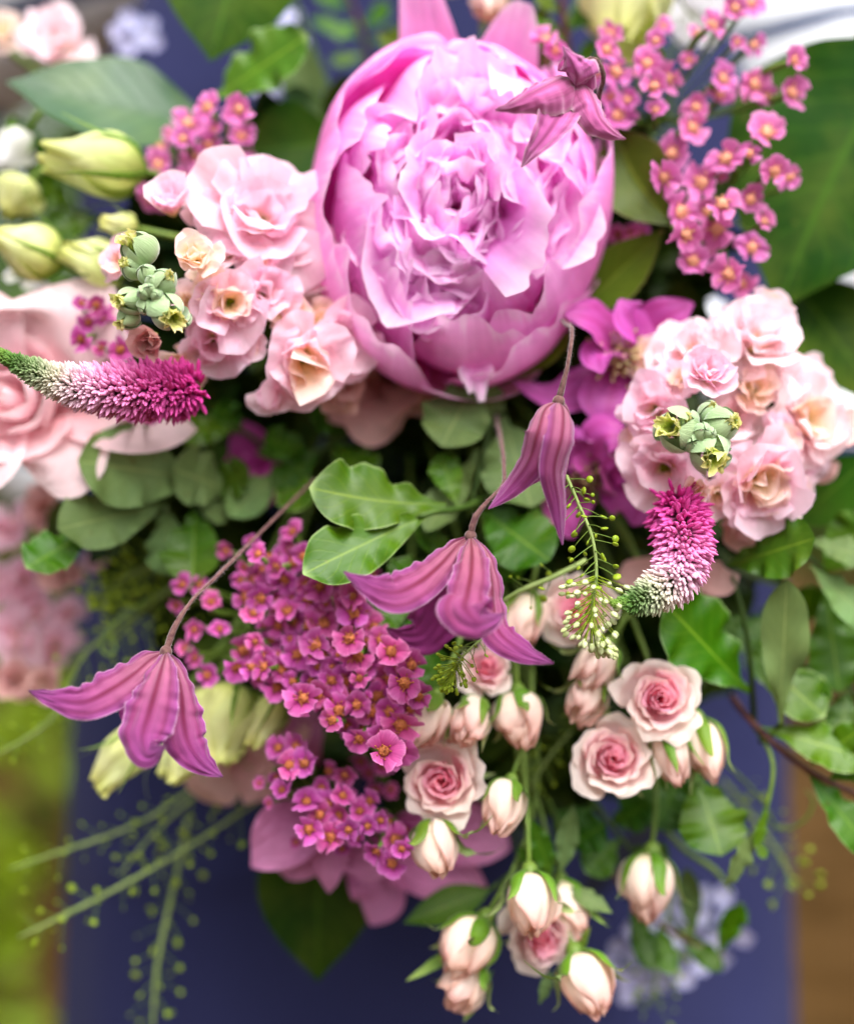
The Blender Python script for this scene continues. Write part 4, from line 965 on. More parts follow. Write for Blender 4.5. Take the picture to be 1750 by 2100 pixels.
# ================================================================= stocks
T = thing('stock_stem', 'pale pink stock with a tip of downy green buds beside the peony', 'stock', P(620, 620, .11))
part(T, 'stem', tube([P(290, 600, .022), P(360, 600, .040), P(470, 610, .06), P(620, 620, .11)], [.0016, .0024, .003, .0035], n=16, ns=8), M_GREEN)
FL = stock_floret
FL(T, 535, 455, .040, 140, fdir(.25, .25), 1, 1.05, 14)
FL(T, 350, 425, .030, 72, fdir(-.2, .9, .8), 2, .55, 10, M_STOCK)
FL(T, 640, 560, .060, 100, fdir(.5, .2), 3, 1.0, 12, M_STOCKP)
FL(T, 470, 620, .026, 92, fdir(.2, -.15), 4, .85, 13, M_STOCK, M_STOCKC)
FL(T, 400, 530, .012, 62, fdir(.1, .3), 5, .7, 11, M_STOCKC)
FL(T, 625, 735, .036, 112, fdir(.25, -.4), 6, 1.0, 13, M_STOCK, M_STOCKC)
FL(T, 690, 690, .050, 92, fdir(.6, -.2), 7, 1.0, 12, M_STOCK)
FL(T, 440, 700, .036, 92, fdir(-.1, -.5), 8, .95, 12, M_STOCK)
FL(T, 312, 695, .016, 62, fdir(-.3, -.6), 9, .5, 10, M_DUSKY)
FL(T, 560, 808, .040, 52, fdir(-.2, -.4), 10, .9, 10, M_STOCK)
FL(T, 258, 540, .034, 60, fdir(-.6, .1), 11, .8, 10, M_STOCK, M_STOCKC)
FL(T, 540, 600, .034, 84, fdir(.2, 0), 12, .95, 12, M_STOCK)
FL(T, 700, 780, .066, 80, fdir(.5, -.5), 13, 1.0, 11, M_DUSKY)
FL(T, 470, 520, .034, 60, fdir(.0, .4), 14, .8, 10, M_STOCKP)
FL(T, 720, 600, .075, 90, fdir(.6, 0), 15, 1.0, 10, M_STOCKP)
for i, (u, v, r, dx, dz, y) in enumerate([(420, 420, 60, -.1, .6, .045), (590, 640, 64, .2, -.1, .04), (390, 620, 58, -.1, 0, .03), (500, 690, 60, 0, -.4, .036), (655, 660, 60, .5, 0, .05), (600, 510, 60, .4, .2, .048), (530, 540, 62, .1, .1, .036), (380, 740, 50, -.3, -.6, .04), (680, 760, 54, .4, -.5, .055), (480, 440, 60, -.2, .5, .042), (430, 580, 46, 0, .1, .022)]):
    FL(T, u, v, y, r, fdir(dx, dz), 300 + i, .9, 10, (M_STOCK, M_STOCKC, M_STOCKP)[i % 3], M_STOCKC)
for i, (u, v, y, r, dx, dz, L, sh) in enumerate([(284, 510, .004, 30, -.5, .6, 2.0, .6), (338, 582 - 6, -.004, 22, .5, .3, 1.9, .25), (300, 560, -.002, 17, -.2, .4, 1.9, .1), (272, 548, .004, 22, -.5, .2, 2.0, .35),
        (266, 618, .002, 24, -.6, -.1, 2.1, .5), (344, 640, -.002, 30, .5, -.5, 2.1, .75), (306, 592, -.006, 13, .1, .1, 1.8, 0), (322, 604, -.006, 11, .3, -.2, 1.8, 0), (294, 600, -.006, 12, -.2, -.1, 1.8, 0),
        (310, 575, -.006, 11, .1, .3, 1.8, 0), (262, 655, .006, 20, -.6, -.6, 2.0, .4), (300, 628, -.002, 16, 0, -.5, 1.9, .1), (376, 656, .012, 16, .6, -.5, 1.6, 0), (330, 618, -.004, 15, .4, -.2, 1.8, .1)]):
    stock_bud(T, u, v, y, r, fdir(dx, dz, .8), i, L, sh)
stem_back(T, P(620, 620, .11), (.4, 1, 0), .0035, reach=.02)

T = thing('stock_stem', 'pale pink stock with few green tip buds beside the purple clematis', 'stock', P(1500, 880, .12))
part(T, 'stem', tube([P(1442, 895, .030), P(1455, 892, .05), P(1480, 885, .08), P(1500, 880, .12)], [.0015, .0022, .003, .0035], n=14, ns=8), M_GREEN)
FL(T, 1545, 705, .050, 122, fdir(.2, .5), 31, 1.0, 14, M_STOCKP)
FL(T, 1425, 725, .046, 96, fdir(-.2, .5), 32, 1.0, 12, M_STOCKP)
FL(T, 1445, 770, .020, 76, fdir(0, .3), 33, .6, 14, M_STOCK)
FL(T, 1345, 840, .036, 92, fdir(-.5, .1), 34, .95, 13, M_STOCK)
FL(T, 1365, 960, .036, 104, fdir(-.3, -.35), 35, 1.0, 13, M_STOCK)
FL(T, 1550, 985, .038, 118, fdir(.2, -.35), 36, 1.0, 14, M_STOCK, M_STOCKC)
FL(T, 1640, 860, .056, 118, fdir(.5, .05), 37, 1.0, 13, M_STOCKP, M_STOCKC)
FL(T, 1425, 1000, .016, 48, fdir(-.1, -.5), 38, .6, 10, M_STOCKC)
FL(T, 1345, 740, .066, 60, fdir(-.4, .3), 39, .9, 10, M_STOCKC)
FL(T, 1600, 790, .056, 90, fdir(.5, .4), 40, 1.0, 12, M_STOCKP)
FL(T, 1500, 860, .052, 80, fdir(.2, .1), 41, 1.0, 12, M_STOCKP)
FL(T, 1540, 1060, .060, 80, fdir(.1, -.6), 42, 1.0, 11, M_DUSKY)
FL(T, 1400, 1020, .050, 70, fdir(-.1, -.6), 43, 1.0, 11, M_STOCK)
FL(T, 1625, 945, .062, 80, fdir(.5, -.3), 44, 1.0, 11, M_STOCK)
FL(T, 1655, 780, .070, 60, fdir(.6, .4), 45, 1.0, 10, M_STOCKP)
for i, (u, v, r, dx, dz, y) in enumerate([(1490, 690, 64, 0, .6, .05), (1400, 790, 60, -.3, .3, .036), (1320, 900, 60, -.5, 0, .044), (1470, 1010, 60, .1, -.5, .036), (1590, 900, 66, .4, 0, .046), (1540, 800, 64, .3, .3, .045), (1620, 1010, 56, .4, -.4, .056), (1570, 640, 60, .2, .7, .06), (1345, 990, 54, -.4, -.4, .046), (1690, 880, 56, .6, 0, .066)]):
    FL(T, u, v, y, r, fdir(dx, dz), 330 + i, .9, 10, (M_STOCKP, M_STOCK, M_STOCKC)[i % 3], M_STOCKC)
for i, (u, v, y, r, dx, dz, L, sh) in enumerate([(1482, 870, .012, 29, .5, .1, 1.9, .25), (1385, 880, .014, 36, -.5, .1, 1.9, .9), (1455, 845, .016, 20, .1, .6, 1.9, .2), (1455, 930, .012, 34, .1, -.3, 1.9, .8), (1420, 905, .012, 20, -.2, -.1, 1.9, .1),
        (1440, 885, .008, 16, 0, .1, 1.8, 0), (1478, 915, .012, 18, .4, -.3, 1.8, .1), (1455, 888, .008, 12, .1, -.1, 1.8, 0), (1412, 862, .012, 18, -.3, .3, 1.8, .3)]):
    stock_bud(T, u, v, y, r, fdir(dx, dz, .8), 40 + i, L, sh)
stem_back(T, P(1500, 880, .12), (-.4, 1, 0), .0035, reach=.02)

T = thing('stock_stem', 'faded pink stock hanging at the side of the bouquet below the big lisianthus', 'stock', P(140, 1190, .19))
for i, (u, v, r) in enumerate([(95, 1045, 58), (20, 1085, 62), (50, 1190, 66), (128, 1170, 54), (35, 1300, 70), (110, 1330, 62), (30, 1395, 52), (195, 1150, 34), (70, 1250, 55), (90, 1400, 44), (-20, 1210, 60), (140, 1260, 40)]):
    FL(T, u, v, .135 + .01 * (i % 3), r, fdir(-.3 + .05 * i, .2), 80 + i, 1.0, 9, M_STOCK if i % 3 else M_DUSKY)
part(T, 'stem', tube([P(40, 1400, .17), P(70, 1280, .175), P(140, 1190, .19)], .002, n=12), M_GREEN); stem_back(T, P(140, 1190, .19), (1, .3, .6), .002, reach=.03)

# ================================================================= lisianthus and blush blooms
def bloom(name, label, petals, base, mat, cat, inner=None, kw0=None):
    T = thing(name, label, cat, P(*base))
    for i, (pts, w, face) in enumerate(petals):
        k = dict(ns=19, nt=26, cup=.15, wave=.05, wfreq=1.6, edge=.03, crinkle=.03, seed=i * 7 + len(label)); k.update(kw0 or {})
        part(T, 'petal', ribbon([P(*a) for a in pts], [x * K(a[2]) for x, a in zip(w, pts)], face, **k), mat)
    if inner:
        u, v, y, r, d, n = inner; R = r * K(y); fr = frame(P(u, v, y), d, scale=R); rg = np.random.default_rng(int(u) % 97)
        for i in range(n):
            f = i / (n - 1); rt = .10 + .85 * f ** .9; ht = .45 - .45 * f
            prof = [(.06, -.8), (rt * .8, -.4), (rt * 1.0 + .05, -.05), (rt + .12 * f, ht)]
            part(T, 'petal', xf(rev_petal(prof, i * 2.4 + rg.normal() * .2, 1.4 - .55 * f, ns=17, nt=14, spiral=.14, ruffle=.02 + .02 * f, rfreq=1.4, rnd=.12, notch=.02, seed=i, lip=.06 * f, dent=.05), fr), mat)
    stem_back(T, P(*base), (0, 1, 0), .002, reach=.03)
    return T
bloom('lisianthus', 'large blush pink lisianthus behind the long veronica spike',
      [([(60, 800, .10), (95, 700, .080), (110, 640, .072), (100, 588, .078)], [60, 130, 150, 90], (0, -1, .4)),
       ([(80, 800, .10), (150, 740, .085), (190, 690, .08), (230, 640, .085)], [50, 90, 95, 40], (.3, -1, .4)),
       ([(80, 830, .10), (200, 870, .080), (300, 885, .074), (405, 880, .078)], [40, 62, 70, 26], (.05, -1, .8)),
       ([(60, 840, .10), (90, 900, .078), (100, 950, .07), (85, 995, .074)], [60, 110, 125, 70], (0, -1, .55)),
       ([(20, 840, .10), (-20, 900, .08), (-40, 940, .075), (-50, 970, .08)], [50, 90, 100, 60], (-.2, -1, .5)),
       ([(20, 800, .10), (-30, 720, .08), (-50, 660, .078), (-40, 600, .08)], [50, 90, 110, 60], (-.2, -1, .4)),
       ([(80, 820, .10), (160, 830, .085), (240, 800, .08), (300, 780, .085)], [40, 70, 70, 20], (.2, -1, .4))],
      (60, 815, .12), M_LISI, 'lisianthus', inner=(20, 820, .075, 135, fdir(-.25, .1), 12))
bloom('lisianthus', 'dusky blush bloom in shade under the peony',
      [([(800, 800, .13), (760, 810, .11), (700, 820, .105), (640, 850, .11)], [30, 60, 60, 10], (-.2, -1, .1)), ([(800, 800, .13), (790, 830, .108), (800, 860, .10), (820, 880, .105)], [40, 80, 85, 30], (0, -1, .2)),
       ([(790, 780, .13), (760, 740, .11), (740, 700, .105), (730, 660, .11)], [40, 70, 80, 30], (-.2, -1, .3)), ([(800, 790, .13), (840, 800, .112), (870, 830, .11), (880, 860, .11)], [30, 50, 55, 10], (.3, -1, .2))], (800, 800, .14), M_DUSKY, 'lisianthus')
bloom('lisianthus', 'dusky blush bloom behind the green buds over the apron',
      [([(490, 1560, .14), (450, 1590, .12), (430, 1620, .115), (420, 1645, .12)], [20, 50, 55, 20], (0, -1, .1)), ([(490, 1560, .14), (520, 1600, .12), (540, 1620, .118), (550, 1640, .12)], [20, 40, 45, 15], (.2, -1, .2)),
       ([(480, 1550, .14), (430, 1500, .12), (400, 1440, .115), (395, 1410, .12)], [20, 60, 60, 20], (-.2, -1, .3)), ([(500, 1550, .14), (570, 1530, .125), (600, 1500, .12), (640, 1490, .12)], [20, 46, 50, 20], (.2, -1, .3))], (490, 1560, .15), M_DUSKY, 'lisianthus')
bloom('lisianthus', 'peach blush petals half hidden behind the veronica and the wavy leaf',
      [([(1380, 1170, .09), (1440, 1180, .075), (1480, 1190, .07), (1515, 1180, .072)], [20, 34, 34, 6], (.1, -1, .3)), ([(1380, 1170, .09), (1420, 1210, .08), (1440, 1215, .075), (1480, 1200, .075)], [20, 30, 26, 6], (0, -1, .1)), ([(1380, 1170, .09), (1310, 1170, .085), (1280, 1185, .08), (1260, 1190, .08)], [20, 26, 24, 6], (0, -1, .1))], (1380, 1170, .10), M_DUSKY, 'lisianthus')
bloom('lisianthus', 'pale pink flower edge peeping from behind the right stock',
      [([(1640, 880, .10), (1700, 870, .085), (1735, 880, .08), (1765, 890, .08)], [20, 44, 48, 20], (.2, -1, .3)), ([(1640, 960, .10), (1680, 970, .09), (1700, 960, .085), (1720, 950, .085)], [14, 24, 22, 6], (.1, -1, .3))], (1640, 900, .11), M_DUSKY, 'lisianthus')
# ruffled blooms at the top edge
T = thing('carnation', 'pale pink ruffled carnation above the grey green leaf', 'carnation', P(120, 110, .17))
FL(T, 118, 92, .145, 84, fdir(.1, .4), 120, .9, 15, M_STOCKP, heart=False); stem_back(T, P(120, 110, .17), (.5, .5, -.3), .002)
T = thing('carnation', 'small peach carnation beside the ruffled pale pink one', 'carnation', P(0, 90, .17))
FL(T, 2, 70, .15, 52, fdir(-.1, .4), 121, .9, 12, M_STOCKC, heart=False); stem_back(T, P(0, 90, .17), (.5, .5, -.3), .002)
T = thing('carnation', 'soft white pink bloom beside the round green bud', 'carnation', P(1420, 60, .20))
FL(T, 1415, 55, .175, 80, fdir(.1, .3), 122, .9, 13, M_WHITE, heart=False); stem_back(T, P(1420, 60, .20), (-.5, .3, -.5), .002)
rose_bud('pale pink bud above the peony\'s loose petals', 1010, -40, .12, 1000, 34, .10, 44, 61)

# green lisianthus buds
green_bud('pointed pale green bud lying against the grey green leaf', 300, 352, .085, 78, 308, .078, 62, 1)
green_bud('pale green bud at the edge above the big lisianthus', 130, 540, .085, -30, 478, .08, 52, 2)
green_bud('small yellow green bud between the pointed bud and the stock', 285, 470, .075, 200, 455, .07, 26, 3, .3)
green_bud('leaning olive green bud tucked behind the stock\'s green tip', 262, 560, .08, 112, 516, .075, 44, 4)
green_bud('large round cream green bud at the top above the yarrow', 1290, -60, .13, 1278, 90, .105, 92, 5, .5)
green_bud('round pale green bud behind the low clematis bell', 480, 1400, .085, 440, 1575, .07, 66, 6, .2)
green_bud('narrow pale green bud beside the round one under the yarrow', 575, 1425, .075, 515, 1540, .07, 32, 7)
green_bud('pale green bud pointing at the apron under the clematis bell', 300, 1500, .085, 192, 1622, .075, 42, 8)
green_bud('cream green bud below the curled clematis sepal', 400, 1520, .08, 345, 1610, .072, 34, 9, .3)
green_bud('slim green bud beside the cream green one', 372, 1520, .088, 330, 1595, .08, 22, 10)
green_bud('fat green bud low at the edge beneath the carnations', 60, 380, .11, 8, 440, .10, 46, 11)
green_bud('white tipped green bud at the edge under the carnations', 50, 280, .12, -6, 345, .105, 40, 12, mat=M_WHITE)

# ================================================================= veronica
veronica('long veronica spike with green tip lying over the big lisianthus', [(-14, 718, -.004), (60, 757, 0), (130, 785, .006), (220, 800, .014), (310, 802, .024), (405, 800, .036)], [14, 30, 44, 60, 66, 60], 2300, 1)
veronica('short curved veronica spike, pink at its root and green at its tip', [(1256, 1238, -.006), (1290, 1236, -.004), (1340, 1218, 0), (1390, 1175, .006), (1400, 1110, .014), (1382, 1030, .03)], [9, 25, 45, 60, 66, 64], 1900, 2)

# ================================================================= spray roses
rose('open pink rose with deep heart, beside the green rose buds', 1352, 1432, .040, 88, fdir(-.05, .15), .3, 1)
rose('open pink rose leaning below the deep-hearted rose', 1256, 1556, .045, 90, fdir(-.05, .25), 1.3, 2)
rose('wide open pink rose beside the yarrow', 905, 1602, .040, 94, fdir(-.15, .1), 2.2, 3)
rose('pink rose half hidden under the middle clematis bell', 998, 1368, .055, 62, fdir(.05, .2), .7, 4, 18)
rose('pale pink rose behind the green cress tip', 1180, 1250, .065, 84, fdir(-.4, .1), 1.1, 5, 20)
rose('pink rose hanging behind the lowest cluster of buds', 1110, 1925, .060, 84, fdir(.05, -.15), .9, 6, 20)
B = rose_bud
B('peach bud beside the deep yarrow', 890, 1435, .05, 848, 1530, .035, 46, 1)
B('short cream bud with broad green sepals between two peach buds', 975, 1450, .055, 945, 1520, .03, 42, 2, .3, .2)
B('pointed pink bud in the shade above the wide open rose', 1062, 1425, .06, 1070, 1532, .045, 46, 3)
B('plump cream bud beside the wide open rose', 1045, 1608, .045, 1015, 1708, .030, 46, 4)
B('cream bud hanging below the wide open rose', 885, 1690, .045, 900, 1795, .030, 46, 5, .2, .9)
B('cream bud behind the pale rose and the clematis', 1085, 1225, .075, 1065, 1328, .06, 42, 6)
B('blush bud above the two open roses', 1245, 1325, .060, 1195, 1412, .045, 42, 7, .4)
B('small blush bud below the cress tip', 1215, 1400, .060, 1175, 1475, .045, 38, 8, .5)
B('nearly closed green bud under the deep-hearted rose', 1365, 1500, .055, 1392, 1608, .042, 40, 9, .1, .25, 1.35)
B('nearly closed green bud with a cream streak beside the curled twig', 1432, 1480, .060, 1462, 1602, .048, 42, 10, .1, .35, 1.35)
B('lone slender bud hanging over the apron near the pale lilac flowers', 1335, 1755, .075, 1322, 1890, .065, 50, 11, .2, .5, 1.1)
B('plump cream bud at the top of the lowest cluster', 1085, 1795, .045, 1090, 1920, .030, 56, 12)
B('blush bud of the lowest cluster beside the dark leaf', 990, 1890, .06, 925, 2000, .05, 54, 13, .4, .9)
B('open-tipped blush bud, lowest on the side towards the dark leaf', 975, 1985, .065, 925, 2065, .05, 50, 14, .6, .8)
B('big cream bud at the bottom of the lowest cluster', 1180, 1960, .055, 1225, 2085, .040, 56, 15, .25, 1.0)
B('shaded blush bud with a long green sepal beside the hanging rose', 1150, 1810, .075, 1185, 1930, .065, 42, 16, .3, .9, 1.3)

# ================================================================= yarrow
def from_region(pts, f, ou, ov, y, dia, yv=0.0, seed=0):
    rg = np.random.default_rng(seed); ex = []
    for a, b in pts:
        if rg.uniform() < .55: an = rg.uniform(0, 6.28); ex.append((ou + (a + 95 * math.cos(an)) * f, ov + (b + 95 * math.sin(an)) * f, y + .014 + rg.normal() * .004, dia * rg.uniform(.6, .9)))
    return ex + [(ou + a * f, ov + b * f, y + rg.normal() * .006 + yv * (b / 1700), dia * rg.uniform(.92, 1.08)) for a, b in pts]
R3 = [(1060, 50), (925, 150), (1075, 245), (320, 290), (555, 370), (800, 350), (375, 420), (670, 455), (990, 460), (1170, 490), (1400, 350), (1385, 535), (445, 580), (605, 640), (840, 620), (815, 740), (385, 670), (700, 890), (610, 240), (600, 500), (30, 290), (-30, 230)]
R3b = [(1015, 920), (1145, 885), (1245, 770), (1290, 990), (875, 1060), (985, 1180), (1150, 1150), (745, 1225), (1230, 1280), (780, 1350), (960, 1320), (1160, 1430), (820, 1510), (1030, 1580), (650, 1020)]
yarrow('spreading pale pink yarrow head at the top by the striped shirt', from_region(R3, .3556, 1127.7, 0, .070, 68, 0, 1), (1330, 260, .13), 'pale', (.1, .2), 1)
yarrow('pale pink yarrow head in front of the huge dark leaf', from_region(R3b, .3556, 1127.7, 0, .055, 72, 0, 2), (1470, 440, .12), 'pale', (.1, .1), 2)
R1 = [(1120, 580), (1230, 640), (1290, 590), (1010, 670), (985, 750), (1150, 700), (1300, 740), (1120, 780), (1050, 850), (1290, 880), (1150, 880), (850, 890), (980, 960), (1090, 940), (1200, 930), (1280, 970), (1100, 1040), (880, 970), (820, 1060), (1180, 1080), (1220, 1020), (960, 1070)]
yarrow('pale pink yarrow head above the stock, before the dark leaves', from_region(R1, .3808, 0, 0, .085, 58, 0, 3), (440, 370, .14), 'pale', (0, .3), 3)
R4 = [(440, 290), (560, 370), (440, 480), (550, 530), (650, 540), (480, 390), (610, 450), (640, 340), (520, 300)]
yarrow('small magenta yarrow head between big lisianthus and stock', from_region(R4, .3808, 0, 512.6, .065, 52, 0, 4), (230, 670, .12), 'deep', (0, .2), 4)
yarrow('few magenta yarrow florets peeping from under the long veronica spike', [(266, 852, .055, 48), (245, 838, .058, 46), (285, 845, .055, 44), (305, 860, .06, 44)], (290, 840, .11), 'deep', (0, 0), 5)
yarrow('few magenta yarrow florets beside the olive leaf and the peony', [(1265, 482, .09, 46), (1290, 478, .09, 48), (1310, 475, .092, 44), (1245, 490, .095, 40)], (1280, 470, .13), 'deep', (.2, 0), 6)
poly = [(478, 1160), (560, 1110), (640, 1110), (650, 1180), (745, 1200), (770, 1285), (855, 1370), (862, 1440), (820, 1540), (770, 1560), (690, 1490), (610, 1430), (540, 1400), (470, 1390), (470, 1330), (520, 1300), (480, 1240)]
rg0 = np.random.default_rng(55); FLR = []
for p in scatter(poly, 33, 3):
    k = (p[0] - 480) / 380 * .5 + (p[1] - 1110) / 450 * .5
    FLR.append((p[0], p[1], .062 - .040 * k + rg0.normal() * .006, 62 + 22 * k))
FLR += [(375, 1200, .066, 58), (433, 1235, .06, 66), (398, 1292, .066, 60), (463, 1130, .072, 56), (362, 1240, .07, 50), (450, 1290, .06, 60), (425, 1385, .06, 52), (380, 1330, .066, 50), (600, 1092, .06, 52), (515, 1110, .066, 50), (410, 1200, .07, 50), (400, 1350, .068, 56), (765, 1180, .06, 50)]
yarrow('big deep magenta yarrow head below the middle clematis bell', FLR, (640, 1300, .115), 'deep', (-.05, .15), 7)
R5 = [(280, 650), (420, 730), (270, 800), (630, 790), (510, 860), (430, 930), (600, 1000), (710, 980), (560, 1120), (440, 1075), (690, 1120), (820, 1030), (890, 1130), (800, 1190), (880, 1260), (750, 1060), (300, 870), (650, 1080), (760, 930), (540, 950), (340, 740), (860, 1040), (620, 900), (930, 1180), (500, 1000)]
yarrow('smaller deep pink yarrow head above the mauve clematis', from_region(R5, .3895, 461, 1281.5, .042, 64, 0, 8), (660, 1660, .10), 'deep', (-.05, .15), 8)
yarrow('dark magenta yarrow florets in shade between yarrow and wide rose', [(757, 1585, .075, 50), (800, 1620, .08, 46), (770, 1620, .08, 44), (785, 1570, .08, 44), (740, 1560, .078, 44)], (780, 1590, .12), 'deep', (0, 0), 9)

# ================================================================= foliage
LL = lone_leaf
LL('broad_leaf', 'broad grey green leaf under the ruffled carnation', (450, 262, .135), (14, 172, .11), 118, M_GREY, face=(0, -1, .55), side=-12, bow=18, cup=.05, fold=.10, wave=.03, seed=1)
LL('broad_leaf', 'broad dark leaf hanging down from the top edge', (500, -130, .14), (432, 128, .12), 138, M_SALAL, face=(.1, -1, .25), bow=12, seed=2)
LL('broad_leaf', 'dark leaf in shade between pale yarrow and peony', (700, 290, .14), (490, 320, .12), 92, M_SALAL, face=(0, -1, .1), bow=10, seed=4)
LL('narrow_leaf', 'blurred narrow pale leaf standing beside the peony', (640, 260, .19), (600, 60, .18), 46, M_SAGE, face=(0, -1, .2), seed=5)
LL('broad_leaf', 'huge dark leaf beside the pale yarrow', (1880, 60, .13), (1590, 640, .105), 245, M_SALAL, face=(-.1, -1, .2), side=20, bow=15, cup=.10, wave=.03, seed=6)
LL('broad_leaf', 'broad dark leaf below the huge dark leaf', (1610, 560, .13), (1810, 840, .11), 125, M_SALAL, face=(.2, -1, .3), bow=10, seed=7)
LL('broad_leaf', 'olive leaf peeping over the top of the peony', (900, 150, .14), (775, 70, .13), 60, M_OLIVE, face=(0, -1, .2), seed=8)
LL('broad_leaf', 'olive leaf standing behind the star-shaped clematis', (1090, 180, .14), (1110, 10, .13), 60, M_OLIVE, face=(0, -1, .2), seed=9)
LL('broad_leaf', 'folded olive leaf beside the peony, tip turned to the yarrow', (1262, 262, .085), (1388, 466, .070), 78, M_OLIVE, face=(-.45, -1, .1), fold=.35, bow=14, side=18, wave=.04, seed=10)
LL('broad_leaf', 'olive leaf running from under the peony to the yarrow', (1170, 650, .09), (1362, 470, .075), 56, M_OLIVE, face=(.2, -1, .2), fold=.3, bow=-8, seed=11)
LL('broad_leaf', 'broad dark leaf hanging over the apron below the mauve clematis', (655, 1650, .145), (652, 2012, .125), 124, M_SALAL, face=(0, -1, .1), bow=16, cup=.1, seed=12)
LL('pointed_leaf', 'narrow dark leaf pointing out between mauve clematis and buds', (1010, 1822, .09), (826, 1894, .08), 38, M_PITTD, face=(0, -1, .5), seed=13)
LL('broad_leaf', 'dark leaf at the edge beside the pale stock', (1620, 1080, .11), (1790, 930, .095), 66, M_PITTD, face=(.1, -1, .5), seed=14)
LL('broad_leaf', 'wavy glossy leaf standing over the grey green leaf', (420, 215, .115), (630, 72, .10), 76, M_PITT, face=(0, -1, .5), seed=3, **PIT)

PW = dict(PIT)
def pk(**k):
    q = dict(PIT); q.update(k); return q
sprig('pittosporum_sprig', 'pair of glossy wavy leaves at the middle above the yarrow', [(1010, 1010, .09), (930, 1045, .055), (890, 1050, .045), (860, 1060, .04)],
      [((915, 1035, .05), (634, 1000, .030), 76, M_PITT, pk(face=(-.1, -1, .45), wave=.16, side=-10)), ((885, 1052, .045), (621, 1178, .018), 68, M_PITT, pk(face=(.05, -1, .45), wave=.16, bow=6)),
       ((940, 1040, .06), (900, 930, .075), 34, M_PITTD, pk(face=(0, -1, .1)))])
sprig('pittosporum_sprig', 'sage wavy leaves behind the closed clematis bell', [(1060, 760, .12), (1010, 860, .09), (985, 960, .08), (960, 1060, .075)],
      [((985, 760, .085), (905, 916, .062), 70, M_SAGE, pk(face=(-.1, -1, .2))), ((1030, 850, .09), (1090, 1040, .065), 84, M_SAGE, pk(face=(.1, -1, .25))), ((985, 920, .085), (872, 1090, .065), 40, M_SAGE, pk(face=(-.4, -1, .1), wave=.25)),
       ((980, 1040, .08), (1126, 1150, .055), 74, M_PITTD, pk(face=(.1, -1, .3))), ((1000, 800, .09), (1170, 685, .07), 30, M_OLIVE, pk(face=(.2, -1, .4), wave=.05)), ((1000, 900, .09), (1010, 790, .08), 30, M_SAGE, pk(face=(.5, -1, .1), wave=.2))])
sprig('pittosporum_sprig', 'sage wavy leaves below the big lisianthus', [(520, 1020, .13), (440, 1015, .10), (330, 1020, .085), (180, 1090, .075)],
      [((420, 985, .09), (160, 945, .062), 92, M_SAGE, pk(face=(0, -1, .35))), ((345, 1035, .085), (118, 1085, .055), 74, M_SAGE, pk(face=(0, -1, .45))), ((190, 1085, .078), (54, 1165, .055), 54, M_PITT, pk(face=(-.1, -1, .5))),
       ((480, 1010, .10), (352, 960, .075), 62, M_SAGE, pk(face=(.2, -1, .2))), ((400, 1040, .095), (395, 1200, .07), 62, M_PITTD, pk(face=(0, -1, .2), fold=.4)), ((430, 1020, .10), (510, 960, .085), 44, M_PITTD, pk(face=(0, -1, .3))),
       ((340, 1030, .095), (345, 1180, .08), 46, M_SAGE, pk(face=(-.3, -1, .2))), ((470, 1030, .10), (420, 1060, .09), 36, M_SAGE, pk(face=(0, -1, .3)))])
sprig('pittosporum_sprig', 'glossy wavy leaves beside the deep-hearted rose', [(1545, 1480, .09), (1540, 1400, .075), (1530, 1300, .07), (1500, 1180, .07)],
      [((1535, 1420, .07), (1362, 1236, .045), 88, M_PITT, pk(face=(-.1, -1, .5))), ((1490, 1160, .065), (1670, 1104, .035), 72, M_PITTD, pk(face=(.15, -1, .5))), ((1530, 1330, .075), (1690, 1470, .065), 58, M_PITT, pk(face=(.2, -1, .4))),
       ((1520, 1260, .08), (1420, 1340, .07), 46, M_PITTD, pk(face=(0, -1, .2)))])
sprig('pittosporum_sprig', 'tall pale wavy leaf standing beside the apron\'s edge', [(1560, 1520, .09), (1590, 1495, .07), (1602, 1478, .062)],
      [((1598, 1485, .062), (1612, 1190, .045), 50, M_SAGE, pk(face=(-.1, -1, .1), wave=.22, wfreq=1.6)), ((1610, 1470, .075), (1690, 1390, .07), 44, M_PITT, pk(face=(.1, -1, .4)))])
sprig('pittosporum_twig', 'dark red twig with bright leaves reaching past the apron', [(1500, 1430, .10), (1545, 1485, .075), (1640, 1570, .07), (1700, 1605, .07), (1790, 1640, .07)],
      [((1560, 1490, .07), (1790, 1560, .06), 52, M_PITT, pk(face=(.1, -1, .6))), ((1650, 1580, .07), (1800, 1760, .06), 44, M_PITT, pk(face=(.2, -1, .5))), ((1700, 1600, .07), (1800, 1540, .06), 46, M_PITT, pk(face=(0, -1, .6))), ((1660, 1570, .07), (1770, 1490, .06), 34, M_PITT, pk(face=(0, -1, .5)))], M_STEMB, .0015)
sprig('pittosporum_sprig', 'pale leaves at the edge above the dark red twig', [(1600, 1120, .10), (1650, 1140, .08), (1690, 1170, .08)],
      [((1650, 1105, .075), (1800, 1150, .06), 38, M_SAGE, pk(face=(0, -1, .7))), ((1660, 1160, .075), (1800, 1290, .06), 44, M_SAGE, pk(face=(.1, -1, .4))), ((1690, 1200, .09), (1720, 1420, .08), 58, M_PITTD, pk(face=(.1, -1, .3))), ((1700, 1230, .10), (1790, 1380, .09), 54, M_PITTD, pk(face=(.1, -1, .3))),
       ((1680, 1180, .10), (1790, 1060, .09), 60, M_PITTD, pk(face=(.1, -1, .3)))])
